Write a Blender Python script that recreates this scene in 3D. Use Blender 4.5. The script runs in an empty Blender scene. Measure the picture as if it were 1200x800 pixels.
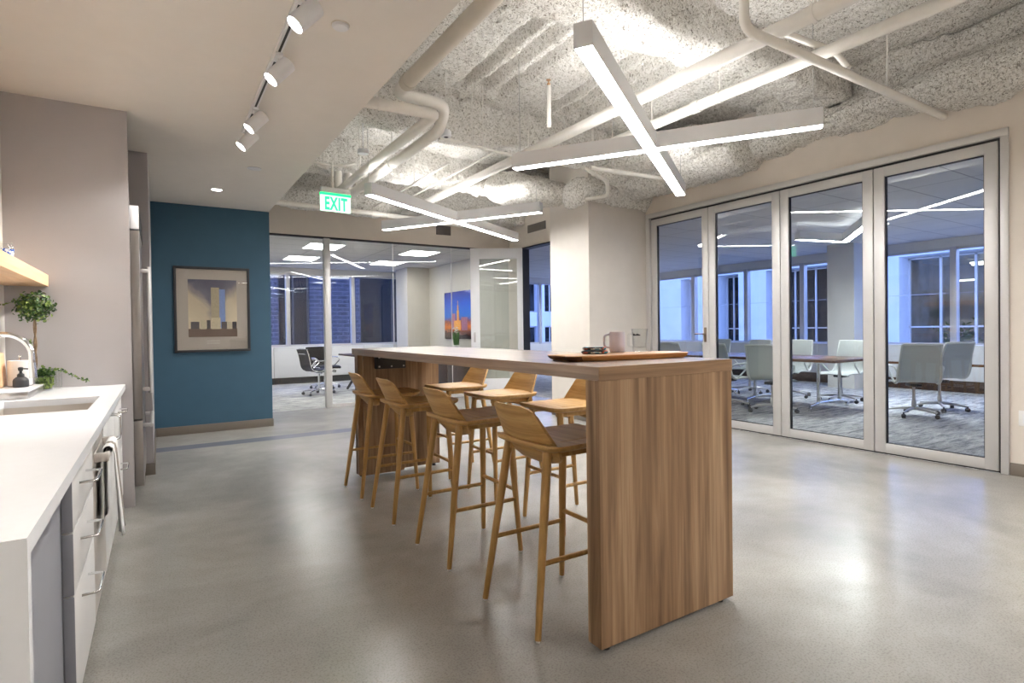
import bpy, bmesh, math, random
import numpy as np
from mathutils import Vector, Matrix
random.seed(7)
PI = math.pi
sc = bpy.context.scene
COL = sc.collection
R = math.radians

# ------------------------------------------------------------------ materials
def srgb(r, g, b):
    f = lambda c: (c/255/12.92) if c/255 <= .04045 else ((c/255+.055)/1.055)**2.4
    return (f(r), f(g), f(b), 1)

class NT:
    def __init__(s, name):
        s.m = bpy.data.materials.new(name); s.m.use_nodes = True
        s.t = s.m.node_tree; s.t.nodes.clear()
        s.out = s.n('ShaderNodeOutputMaterial')
    def n(s, typ, **kw):
        nd = s.t.nodes.new(typ)
        for k, v in kw.items(): setattr(nd, k, v)
        return nd
    def l(s, a, b): s.t.links.new(a, b)
    def coords(s, scale=(1, 1, 1), rot=(0, 0, 0)):
        tc = s.n('ShaderNodeTexCoord'); mp = s.n('ShaderNodeMapping')
        mp.inputs['Scale'].default_value = scale; mp.inputs['Rotation'].default_value = rot
        s.l(tc.outputs['Object'], mp.inputs['Vector']); return mp.outputs['Vector']
    def noise(s, vec, scale, detail=4, rough=.55, dist=0):
        nd = s.n('ShaderNodeTexNoise'); s.l(vec, nd.inputs['Vector'])
        nd.inputs['Scale'].default_value = scale; nd.inputs['Detail'].default_value = detail
        nd.inputs['Roughness'].default_value = rough; nd.inputs['Distortion'].default_value = dist
        return nd.outputs['Fac']
    def ramp(s, fac, stops):
        nd = s.n('ShaderNodeValToRGB'); s.l(fac, nd.inputs['Fac'])
        e = nd.color_ramp.elements
        while len(e) < len(stops): e.new(.5)
        for el, (p, c) in zip(e, stops):
            el.position = p; el.color = c if len(c) == 4 else (*c, 1)
        return nd.outputs['Color']
    def mix(s, a, b, fac, mode='MIX'):
        nd = s.n('ShaderNodeMix', data_type='RGBA', blend_type=mode)
        if isinstance(fac, (int, float)): nd.inputs[0].default_value = fac
        else: s.l(fac, nd.inputs[0])
        for v, i in ((a, 6), (b, 7)):
            if isinstance(v, tuple): nd.inputs[i].default_value = v
            else: s.l(v, nd.inputs[i])
        return nd.outputs[2]
    def bump(s, h, strength, dist=.01):
        nd = s.n('ShaderNodeBump'); s.l(h, nd.inputs['Height'])
        nd.inputs['Strength'].default_value = strength; nd.inputs['Distance'].default_value = dist
        return nd.outputs['Normal']
    def bsdf(s, col, rough=.5, metal=0, normal=None, spec=.5, emit=None, estr=0, coat=0):
        b = s.n('ShaderNodeBsdfPrincipled')
        if isinstance(col, tuple): b.inputs['Base Color'].default_value = col
        else: s.l(col, b.inputs['Base Color'])
        if isinstance(rough, (int, float)): b.inputs['Roughness'].default_value = rough
        else: s.l(rough, b.inputs['Roughness'])
        b.inputs['Metallic'].default_value = metal
        b.inputs['Specular IOR Level'].default_value = spec
        b.inputs['Coat Weight'].default_value = coat
        if normal is not None: s.l(normal, b.inputs['Normal'])
        if emit: b.inputs['Emission Color'].default_value = emit; b.inputs['Emission Strength'].default_value = estr
        s.l(b.outputs[0], s.out.inputs[0]); return b

def simple(name, col, rough=.5, metal=0, spec=.5, var=.04, vscale=6, bump=0, bscale=200):
    t = NT(name); v = t.coords()
    n = t.noise(v, vscale, 3)
    k = tuple(max(0, c*(1-var)) for c in col[:3])+(1,)
    h = tuple(min(1, c*(1+var)) for c in col[:3])+(1,)
    c = t.ramp(n, [(.3, k), (.7, h)])
    nm = t.bump(t.noise(v, bscale, 2), bump, .002) if bump else None
    t.bsdf(c, rough, metal, nm, spec); return t.m

def wood(name, dark, mid, light, axis, freq=1.0, rough=.45, contrast=1.0, spec=.35, coat=0):
    """grain running along 'axis' (0 x, 1 y, 2 z) of the object"""
    t = NT(name)
    sx = [9*freq]*3; sx[axis] = .55*freq
    fx = [60*freq]*3; fx[axis] = 1.2*freq
    wv = t.coords(tuple(sx)); fv = t.coords(tuple(fx))
    a = t.noise(wv, 1.6, 4, .6, .6)
    # cathedral figure: distorted bands across the grain
    wx = [2.2*freq]*3; wx[axis] = .22*freq
    w = t.n('ShaderNodeTexWave', wave_type='RINGS', rings_direction='SPHERICAL'); t.l(t.coords(tuple(wx)), w.inputs['Vector'])
    w.inputs['Scale'].default_value = 3.6; w.inputs['Distortion'].default_value = 5; w.inputs['Detail'].default_value = 3; w.inputs['Detail Scale'].default_value = 1.4
    b = t.noise(fv, 1.0, 5, .65)
    c1 = t.ramp(a, [(.28, dark), (.5, mid), (.72, light)])
    c2 = t.ramp(b, [(.35, (.62, .6, .58, 1)), (.6, (1, 1, 1, 1))])
    c = t.mix(c1, t.ramp(w.outputs['Fac'], [(.25, (.80, .77, .74, 1)), (.6, (1, 1, 1, 1))]), .5*contrast, 'MULTIPLY')
    c = t.mix(c, c2, .55*contrast, 'MULTIPLY')
    t.bsdf(c, rough, 0, t.bump(b, .12, .002), spec, coat=coat).inputs['Coat Roughness'].default_value = .22; return t.m

def emis(name, col, strength):
    t = NT(name); e = t.n('ShaderNodeEmission')
    e.inputs[0].default_value = col; e.inputs[1].default_value = strength
    t.l(e.outputs[0], t.out.inputs[0]); return t.m

def pane(name, tint=(.97, .985, .98, 1), ior=1.5, gain=1.0):
    """thin window glass: straight-through transmission plus a Fresnel mirror"""
    t = NT(name)
    g = t.n('ShaderNodeNewGeometry'); mr = t.n('ShaderNodeMapRange')
    mr.inputs['To Min'].default_value = ior; mr.inputs['To Max'].default_value = 1/ior
    t.l(g.outputs['Backfacing'], mr.inputs['Value'])
    f = t.n('ShaderNodeFresnel'); t.l(mr.outputs[0], f.inputs['IOR'])
    m = t.n('ShaderNodeMath', operation='MULTIPLY', use_clamp=True); t.l(f.outputs[0], m.inputs[0]); m.inputs[1].default_value = gain
    tr = t.n('ShaderNodeBsdfTransparent'); tr.inputs[0].default_value = tint
    gl = t.n('ShaderNodeBsdfGlossy'); gl.inputs['Roughness'].default_value = 0
    mx = t.n('ShaderNodeMixShader'); t.l(m.outputs[0], mx.inputs[0]); t.l(tr.outputs[0], mx.inputs[1]); t.l(gl.outputs[0], mx.inputs[2])
    t.l(mx.outputs[0], t.out.inputs[0]); return t.m

M = {}
M['beige'] = simple('beige_paint', (.68, .615, .545, 1), .7, var=.02, bump=.05)
M['pier'] = simple('pier_paint', (.63, .585, .535, 1), .65, var=.02, bump=.05)
M['soffit'] = simple('soffit_paint', (.75, .71, .66, 1), .8, var=.015)
M['teal'] = simple('teal_paint', (.036, .100, .160, 1), .6, var=.03)
M['grey_panel'] = simple('grey_laminate', (.40, .378, .382, 1), .5, var=.015)
M['grey_cab'] = simple('blue_grey_laminate', (.255, .26, .29, 1), .45, var=.02)
M['drawer'] = simple('pale_laminate', (.62, .61, .60, 1), .38, var=.02)
M['baseboard'] = simple('taupe_vinyl', (.17, .145, .118, 1), .55)
M['quartz'] = simple('white_quartz', (.77, .78, .81, 1), .22, var=.012, vscale=30)
M['white_room'] = simple('white_paint', (.70, .68, .64, 1), .6, var=.015)
M['partition'] = simple('greige_paint', (.55, .52, .46, 1), .65, var=.02)
M['white_metal'] = simple('white_powder_coat', (.74, .74, .76, 1), .4, var=.01)
M['pipe'] = simple('white_painted_pipe', (.74, .71, .66, 1), .5, var=.03, vscale=12)
M['pipe_cream'] = simple('cream_painted_pipe', (.60, .55, .47, 1), .5, var=.04)
M['alu'] = simple('anodised_aluminium', (.60, .585, .575, 1), .42, .35, var=.015)
M['alu_dark'] = simple('dark_channel', (.02, .02, .022, 1), .5)
M['steel'] = simple('stainless_steel', (.52, .50, .49, 1), .28, 1, var=.05)
M['sink_steel'] = simple('brushed_sink_steel', (.62, .58, .54, 1), .45, .75, var=.05)
M['steel_dark'] = simple('stainless_side', (.33, .31, .30, 1), .34, 1, var=.06)
M['chrome'] = simple('chrome', (.78, .79, .80, 1), .08, 1, var=.01)
M['black'] = simple('black_plastic', (.013, .013, .015, 1), .4)
M['soft_black'] = simple('charcoal_matte', (.028, .028, .032, 1), .5)
M['leather'] = simple('black_leather', (.008, .008, .009, 1), .4, spec=.2, bump=.2, bscale=60)
M['bronze'] = simple('bronze_lever', (.25, .19, .14, 1), .35, .8)
M['copper'] = simple('brass_fitting', (.55, .33, .18, 1), .35, .8)
M['table_v'] = wood('walnut_oak_vertical', srgb(118, 91, 66), srgb(156, 125, 95), srgb(180, 151, 119), 2, 1.0, .42, 1.45)
M['table_h'] = wood('walnut_oak_lengthwise', srgb(118, 92, 68), srgb(154, 124, 97), srgb(176, 147, 118), 1, 1.0, .30, coat=1)
M['table_x'] = wood('walnut_oak_crosswise', srgb(118, 91, 66), srgb(156, 125, 95), srgb(180, 151, 119), 0, 1.0, .42, 1.3)
M['stool'] = wood('honey_oak', srgb(164, 124, 70), srgb(186, 146, 90), srgb(202, 164, 108), 1, 1.6, .42, .6)
M['stool_leg'] = wood('honey_oak_turned', srgb(160, 120, 66), srgb(182, 142, 86), srgb(198, 160, 104), 2, 1.6, .42, .6)
M['shelf'] = wood('maple', srgb(222, 178, 136), srgb(236, 196, 156), srgb(242, 208, 170), 1, 1.0, .5, .4)
M['board'] = wood('acacia_board', srgb(136, 84, 44), srgb(190, 136, 84), srgb(214, 166, 112), 0, 1.4, .4, .8)
M['bark'] = wood('walnut_bark_edge', srgb(58, 32, 18), srgb(84, 48, 26), srgb(110, 66, 36), 0, 2, .6)
M['conf_wood'] = wood('walnut_conference', srgb(82, 54, 38), srgb(112, 78, 56), srgb(136, 98, 72), 1, 1, .25)
M['dark_wood'] = wood('dark_credenza', srgb(52, 38, 32), srgb(74, 56, 48), srgb(92, 72, 62), 0, 1, .35)
M['lilac'] = simple('lilac_ceramic', (.52, .47, .53, 1), .3, var=.01)
M['white_cer'] = simple('white_ceramic', (.75, .74, .73, 1), .3)
M['paper'] = simple('paper_towel', (.80, .79, .78, 1), .9, bump=.3, bscale=80)
M['cloth'] = simple('white_linen', (.70, .69, .68, 1), .95, bump=.4, bscale=300)
M['cloth_grey'] = simple('taupe_stripe_linen', (.22, .195, .17, 1), .95, bump=.4, bscale=300)
def _meshfabric():
    t = NT('pale_sage_mesh'); b = t.bsdf((.50, .53, .51, 1), .6)
    tr = t.n('ShaderNodeBsdfTransparent'); mx = t.n('ShaderNodeMixShader'); mx.inputs[0].default_value = .78
    t.l(tr.outputs[0], mx.inputs[1]); t.l(b.outputs[0], mx.inputs[2]); t.l(mx.outputs[0], t.out.inputs[0]); return t.m
M['mesh'] = _meshfabric()
M['shell_frame'] = simple('pale_grey_plastic', (.58, .60, .57, 1), .4)
M['glass'] = pane('clear_glass', (.955, .975, .968, 1), 1.55, 1.25)
M['glass_part'] = pane('partition_glass', (.96, .975, .97, 1), 1.5, .8)
M['glass_ext'] = pane('window_glass', (.90, .94, .96, 1), 1.5, .6)
M['glass_small'] = pane('vessel_glass', (.96, .97, .97, 1), 1.5, 1.2)
M['lamp'] = emis('led_diffuser', (1, .985, .965, 1), 23)
M['lamp_up'] = emis('led_uplight', (1, .985, .965, 1), 7.5)
M['lamp_room'] = emis('led_diffuser_room', (.93, .97, 1, 1), 26)
M['lamp_room_up'] = emis('led_uplight_room', (.93, .97, 1, 1), 1.2)
M['troffer'] = emis('troffer_diffuser', (1, .97, .92, 1), 8)
M['spot_lamp'] = emis('spot_lamp', (1, .96, .88, 1), 22)
M['down_lamp'] = emis('downlight_lamp', (1, .95, .85, 1), 14)
M['far_lamp'] = emis('far_lamp', (1, .9, .72, 1), 1.6)
M['exit_green'] = emis('exit_letters', (.02, 1, .16, 1), 1.15)
M['exit_face'] = emis('exit_panel', (.62, .95, .70, 1), .62)
M['red_led'] = emis('red_led', (1, .05, .05, 1), 2)
M['soil'] = simple('moss', (.10, .14, .04, 1), .95)
M['trunk'] = simple('twisted_trunk', (.20, .135, .08, 1), .85, var=.3, vscale=60)
M['blue_pat'] = None

def leafmat(name, a, b):
    t = NT(name); v = t.coords()
    c = t.ramp(t.noise(v, 40, 2), [(.35, a), (.65, b)])
    t.bsdf(c, .5, 0, None, .4); return t.m
M['leaf'] = leafmat('ivy_leaf', srgb(26, 54, 22), srgb(70, 104, 46))
M['leaf2'] = leafmat('ivy_leaf_pale', srgb(84, 112, 50), srgb(140, 158, 82))
M['blade'] = leafmat('grass_blade', srgb(28, 84, 22), srgb(70, 132, 44))

def _floor():
    t = NT('polished_concrete'); v = t.coords()
    big = t.noise(v, .9, 5, .6, .4); mid = t.noise(v, 5, 4, .6); fine = t.noise(v, 120, 2, .7)
    c = t.ramp(big, [(.3, srgb(140, 137, 133)), (.5, srgb(160, 157, 152)), (.7, srgb(178, 175, 169))])
    c = t.mix(c, t.ramp(mid, [(.3, (.86, .85, .84, 1)), (.7, (1, 1, 1, 1))]), .6, 'MULTIPLY')
    c = t.mix(c, t.ramp(fine, [(.38, (.60, .58, .56, 1)), (.5, (1, 1, 1, 1)), (.66, (1.0, 1.0, 1.0, 1))]), .5, 'MULTIPLY')
    # worn pits
    vo = t.n('ShaderNodeTexVoronoi'); t.l(v, vo.inputs['Vector']); vo.inputs['Scale'].default_value = 3.1
    pit = t.ramp(vo.outputs['Distance'], [(.0, (.45, .43, .42, 1)), (.035, (1, 1, 1, 1))])
    c = t.mix(c, pit, .5, 'MULTIPLY')
    # the blue-grey strip let into the slab
    sx = t.n('ShaderNodeSeparateXYZ'); t.l(v, sx.inputs[0])
    def band(o, a, b):
        g = t.n('ShaderNodeMath', operation='GREATER_THAN'); t.l(o, g.inputs[0]); g.inputs[1].default_value = a
        s = t.n('ShaderNodeMath', operation='LESS_THAN'); t.l(o, s.inputs[0]); s.inputs[1].default_value = b
        m = t.n('ShaderNodeMath', operation='MULTIPLY'); t.l(g.outputs[0], m.inputs[0]); t.l(s.outputs[0], m.inputs[1]); return m.outputs[0]
    y = band(sx.outputs[1], 6.77, 7.02); x = band(sx.outputs[0], -.2, 2.9)
    m = t.n('ShaderNodeMath', operation='MULTIPLY'); t.l(y, m.inputs[0]); t.l(x, m.inputs[1])
    m2 = t.n('ShaderNodeMath', operation='MULTIPLY'); t.l(m.outputs[0], m2.inputs[0]); m2.inputs[1].default_value = .95
    c = t.mix(c, srgb(108, 112, 122), m2.outputs[0])
    t.bsdf(c, .25, 0, None, .46); return t.m
M['floor'] = _floor()

def _carpet():
    t = NT('streaked_grey_carpet'); v = t.coords((1, 5, 1)); v2 = t.coords((5, 40, 5))
    a = t.noise(v, 3.0, 4, .7, .6); b = t.noise(v2, 4, 3, .7)
    c = t.ramp(a, [(.34, srgb(132, 134, 138)), (.5, srgb(192, 192, 193)), (.66, srgb(228, 228, 226))])
    c = t.mix(c, t.ramp(b, [(.35, (.55, .55, .57, 1)), (.6, (1, 1, 1, 1))]), .7, 'MULTIPLY')
    t.bsdf(c, .95, 0, t.bump(b, .6, .01), .1); return t.m
M['carpet'] = _carpet()

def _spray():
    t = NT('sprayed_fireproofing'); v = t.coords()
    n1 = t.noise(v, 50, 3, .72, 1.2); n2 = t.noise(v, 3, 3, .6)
    c = t.ramp(n1, [(.35, srgb(142, 136, 126)), (.45, srgb(233, 229, 221)), (.54, srgb(252, 250, 246))])  # grey fibre speckle; its dark end paints in the shade of the pits
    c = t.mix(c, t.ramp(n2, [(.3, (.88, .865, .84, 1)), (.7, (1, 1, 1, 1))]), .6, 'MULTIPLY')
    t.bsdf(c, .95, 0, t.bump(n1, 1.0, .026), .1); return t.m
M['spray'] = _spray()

def _tile(name, col, line, w=.61, h=.61):
    t = NT(name); v = t.coords()
    b = t.n('ShaderNodeTexBrick', offset=0); t.l(v, b.inputs['Vector'])
    b.inputs['Color1'].default_value = col; b.inputs['Color2'].default_value = col; b.inputs['Mortar'].default_value = line
    b.inputs['Scale'].default_value = 1; b.inputs['Mortar Size'].default_value = .008
    b.inputs['Brick Width'].default_value = w; b.inputs['Row Height'].default_value = h
    t.bsdf(b.outputs[0], .85); return t.m
M['tile'] = _tile('ceiling_tiles', (.62, .61, .60, 1), (.30, .30, .30, 1), 1.22, .61)

def _brick(name, c1, c2, mortar, w, h, ms, rotx=PI/2, rotz=0):
    t = NT(name); v = t.coords((1, 1, 1), (rotx, 0, rotz))
    b = t.n('ShaderNodeTexBrick'); t.l(v, b.inputs['Vector'])
    b.inputs['Color1'].default_value = c1; b.inputs['Color2'].default_value = c2; b.inputs['Mortar'].default_value = mortar
    b.inputs['Scale'].default_value = 1; b.inputs['Mortar Size'].default_value = ms
    b.inputs['Brick Width'].default_value = w; b.inputs['Row Height'].default_value = h
    t.bsdf(b.outputs[0], .8); return t.m
M['brick'] = _brick('grey_brick', (.034, .040, .062, 1), (.016, .020, .033, 1), (.085, .09, .115, 1), .46, .17, .022)
M['stone'] = simple('limestone', (.66, .68, .72, 1), .8, var=.06, vscale=1.5)
M['dark_glass'] = simple('dark_window_glass', (.006, .008, .011, 1), .10, spec=.10, var=.3, vscale=.6)
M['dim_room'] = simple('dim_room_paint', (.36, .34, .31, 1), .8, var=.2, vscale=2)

# ------------------------------------------------------------------ mesh builder
class MB:
    def __init__(s): s.bm = bmesh.new(); s.mi = 0
    def _add(s, tmp, mat=None):
        if mat is not None: tmp.transform(mat)
        me = bpy.data.meshes.new('tmp'); tmp.to_mesh(me); tmp.free()
        n0 = len(s.bm.faces); s.bm.from_mesh(me); bpy.data.meshes.remove(me)
        s.bm.faces.ensure_lookup_table()
        for f in s.bm.faces[n0:]: f.material_index = s.mi
        return s
    def box(s, x0, x1, y0, y1, z0, z1, bev=0, mat=None, seg=2):
        t = bmesh.new(); bmesh.ops.create_cube(t, size=1)
        for v in t.verts:
            v.co = Vector(((x0+x1)/2+v.co.x*(x1-x0), (y0+y1)/2+v.co.y*(y1-y0), (z0+z1)/2+v.co.z*(z1-z0)))
        if bev: bmesh.ops.bevel(t, geom=t.edges[:], offset=bev, segments=seg, affect='EDGES', profile=.5)
        return s._add(t, mat)
    def grid(s, P, closed_u=False, closed_v=False, mat=None, flip=False):
        """P[i][j] points"""
        t = bmesh.new(); V = [[t.verts.new(p) for p in row] for row in P]
        nu, nv = len(V), len(V[0])
        for i in range(nu if closed_u else nu-1):
            for j in range(nv if closed_v else nv-1):
                q = [V[i][j], V[(i+1) % nu][j], V[(i+1) % nu][(j+1) % nv], V[i][(j+1) % nv]]
                if flip: q.reverse()
                try: t.faces.new(q)
                except ValueError: pass
        return s._add(t, mat)
    def loft(s, rings, cap0=True, cap1=True, mat=None):
        """closed rings of equal count"""
        t = bmesh.new(); V = [[t.verts.new(p) for p in r] for r in rings]; n = len(V[0])
        for i in range(len(V)-1):
            for j in range(n): t.faces.new((V[i][j], V[i][(j+1) % n], V[i+1][(j+1) % n], V[i+1][j]))
        if cap0: t.faces.new(V[0][::-1])
        if cap1: t.faces.new(V[-1])
        bmesh.ops.recalc_face_normals(t, faces=t.faces[:])
        return s._add(t, mat)
    def lathe(s, prof, seg=24, c=(0, 0, 0), cap0=True, cap1=True, mat=None):
        rings = [[(c[0]+r*math.cos(2*PI*k/seg), c[1]+r*math.sin(2*PI*k/seg), c[2]+z) for k in range(seg)] for r, z in prof]
        return s.loft(rings, cap0, cap1, mat)
    def tube(s, pts, rad, seg=10, caps=True):
        pts = [Vector(p) for p in pts]; n = len(pts)
        rads = rad if isinstance(rad, (list, tuple)) else [rad]*n
        rings = []; up = None
        for i, p in enumerate(pts):
            d = (pts[min(i+1, n-1)]-pts[max(i-1, 0)]).normalized()
            if up is None:
                up = Vector((0, 0, 1)) if abs(d.z) < .9 else Vector((1, 0, 0))
            a = d.cross(up)
            if a.length < 1e-5: a = d.cross(Vector((0, 1, 0)))
            a.normalize(); b = a.cross(d).normalized(); up = b
            rings.append([p+(a*math.cos(2*PI*k/seg)+b*math.sin(2*PI*k/seg))*rads[i] for k in range(seg)])
        return s.loft(rings, caps, caps)
    def build(s, name, mats, parent=None, smooth=35, loc=None):
        me = bpy.data.meshes.new(name); s.bm.to_mesh(me); s.bm.free()
        for m in (mats if isinstance(mats, (list, tuple)) else [mats]): me.materials.append(m)
        if smooth:
            me.polygons.foreach_set('use_smooth', [True]*len(me.polygons))
            me.set_sharp_from_angle(angle=R(smooth))
        o = bpy.data.objects.new(name, me); COL.objects.link(o)
        if parent: o.parent = parent
        if loc: o.location = loc
        return o

def bend(pts, r, n=6):
    """round the corners of a polyline"""
    pts = [Vector(p) for p in pts]; out = [pts[0]]
    for i in range(1, len(pts)-1):
        a, p, b = pts[i-1], pts[i], pts[i+1]
        da, db = (a-p).normalized(), (b-p).normalized()
        k = min(r, (a-p).length*.49, (b-p).length*.49)
        q0, q1 = p+da*k, p+db*k
        for j in range(n+1):
            t = j/n; out.append(q0*(1-t)**2+p*2*t*(1-t)+q1*t*t)
    out.append(pts[-1]); return out

def tag(o, label, cat, group=None, kind=None):
    o['label'] = label; o['category'] = cat
    if group: o['group'] = group
    if kind: o['kind'] = kind
    return o
def thing(name, label, cat, loc=(0, 0, 0), rz=0, group=None, kind=None):
    o = bpy.data.objects.new(name, None); COL.objects.link(o); o.empty_display_size = .1
    o.location = loc; o.rotation_euler = (0, 0, rz)
    return tag(o, label, cat, group, kind)
def struct(name, mb, mats, label, cat, smooth=35):
    o = mb.build(name, mats, None, smooth); return tag(o, label, cat, None, 'structure')
def dup(root, loc, rz, label, group=None):
    r = root.copy(); COL.objects.link(r); r.location = loc; r.rotation_euler = (0, 0, rz); r['label'] = label
    if group: r['group'] = group
    for ch in list(root.children):
        c = ch.copy(); COL.objects.link(c); c.parent = r
        for g in ch.children:
            d = g.copy(); COL.objects.link(d); d.parent = c
    return r

# ------------------------------------------------------------------ numpy noise and lumpy sprayed surfaces
_rng = np.random.RandomState(3); _T = _rng.rand(64, 64, 64)
def vnoise(p):
    i = np.floor(p).astype(int); f = p-i; f = f*f*(3-2*f); i &= 63; j = (i+1) & 63
    r = 0
    for a in (0, 1):
        for b in (0, 1):
            for c in (0, 1):
                w = (f[..., 0] if a else 1-f[..., 0])*(f[..., 1] if b else 1-f[..., 1])*(f[..., 2] if c else 1-f[..., 2])
                r = r+w*_T[(j if a else i)[..., 0], (j if b else i)[..., 1], (j if c else i)[..., 2]]
    return r*2-1
def lump(p, big=.03, small=.012):
    return big*vnoise(p*4.5+7.3)+.6*big*vnoise(p*11+1.7)+small*vnoise(p*34+3.1)+.8*small*vnoise(p*62)
def np_mesh(name, P, mat, label, cat, closed_v=False):
    """P: (nu,nv,3)"""
    nu, nv = P.shape[:2]; idx = np.arange(nu*nv).reshape(nu, nv)
    if closed_v: idx = np.concatenate([idx, idx[:, :1]], 1)
    q = np.stack([idx[:-1, :-1], idx[1:, :-1], idx[1:, 1:], idx[:-1, 1:]], -1).reshape(-1, 4)
    me = bpy.data.meshes.new(name)
    me.vertices.add(nu*nv); me.vertices.foreach_set('co', P.reshape(-1).astype(np.float32))
    me.loops.add(q.size); me.loops.foreach_set('vertex_index', q.reshape(-1).astype(np.int32))
    me.polygons.add(len(q)); me.polygons.foreach_set('loop_start', np.arange(0, q.size, 4, dtype=np.int32))
    me.polygons.foreach_set('loop_total', np.full(len(q), 4, dtype=np.int32)) if False else None
    me.polygons.foreach_set('use_smooth', np.ones(len(q), dtype=bool))
    me.update(calc_edges=True); me.validate()
    me.materials.append(mat); o = bpy.data.objects.new(name, me); COL.objects.link(o)
    return tag(o, label, cat, None, 'structure')
def resample(pts, step):
    pts = np.array(pts, float); d = np.r_[0, np.cumsum(np.hypot(*(np.diff(pts, axis=0).T)))]
    n = max(3, int(d[-1]/step)); t = np.linspace(0, d[-1], n)
    return np.stack([np.interp(t, d, pts[:, k]) for k in (0, 1)], 1)
def sprayed(name, prof, axis, a, b, label, step=.022, big=.03, small=.012, taper0=0, taper1=0, closed=False, wob=0, cat='beam'):
    """profile (u,z) swept along x (axis 0, u=y) or y (axis 1, u=x), with sprayed lumps; taper = rounded end length"""
    pr = resample(prof+[prof[0]] if closed else prof, step)
    if closed: pr = pr[:-1]
    ts = np.arange(a, b+step*.5, step); c = pr.mean(0)
    tg = np.roll(pr, -1, 0)-np.roll(pr, 1, 0)
    if not closed: tg[0] = pr[1]-pr[0]; tg[-1] = pr[-1]-pr[-2]
    nr = np.stack([tg[:, 1], -tg[:, 0]], 1); nr /= np.maximum(np.linalg.norm(nr, axis=1, keepdims=True), 1e-9)
    # smooth normals so corners round off
    for _ in range(4):
        nr = (np.roll(nr, 1, 0)+nr*2+np.roll(nr, -1, 0))/4 if closed else nr
    if ((nr*(pr-c)).sum(1).mean() < 0): nr = -nr
    s = np.ones(len(ts))
    if taper0: k = np.clip((ts-a)/taper0, 0, 1); s = np.minimum(s, np.sqrt(np.maximum(0, 1-(1-k)**2)))
    if taper1: k = np.clip((b-ts)/taper1, 0, 1); s = np.minimum(s, np.sqrt(np.maximum(0, 1-(1-k)**2)))
    s = np.maximum(s, .02)
    U = c[0]+(pr[None, :, 0]-c[0])*s[:, None]; Z = c[1]+(pr[None, :, 1]-c[1])*s[:, None]
    A = np.repeat(ts[:, None], len(pr), 1)
    P = np.stack([A, U, Z], -1) if axis == 0 else np.stack([U, A, Z], -1)
    d = lump(P, big, small)+(wob*vnoise(P*1.6+5) if wob else 0)
    d = d*np.clip(s[:, None]*1.2, .1, 1)
    N = np.zeros_like(P); N[..., 1 if axis == 0 else 0] = nr[None, :, 0]; N[..., 2] = nr[None, :, 1]
    P = P+N*d[..., None]
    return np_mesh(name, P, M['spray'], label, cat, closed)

# ================================================================== camera
H = 1.21
def setup_camera():
    f, cx, cy = 657.655104, 600., 393.78379
    yaw, pit, rol = .563091824, .0124802745, .0133469168
    fwd = Vector((math.sin(yaw)*math.cos(pit), math.cos(yaw)*math.cos(pit), -math.sin(pit)))
    right = Vector((math.cos(yaw), -math.sin(yaw), 0)); down = fwd.cross(right)
    c, s = math.cos(rol), math.sin(rol)
    r2 = right*c+down*s; d2 = right*-s+down*c
    cd = bpy.data.cameras.new('camera'); cd.sensor_fit = 'HORIZONTAL'; cd.sensor_width = 36
    cd.lens = 36*f/1200; cd.shift_x = (600-cx)/1200; cd.shift_y = (cy-400)/1200
    cd.clip_start = .05; cd.clip_end = 200
    o = bpy.data.objects.new('camera', cd); COL.objects.link(o)
    m = Matrix((r2, -d2, -fwd)).transposed().to_4x4(); m.translation = (0, 0, H)
    o.matrix_world = m; sc.camera = o
setup_camera()

SOF = 2.761; DK = 3.60; XW = 5.71; YG = 9.14
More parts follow.
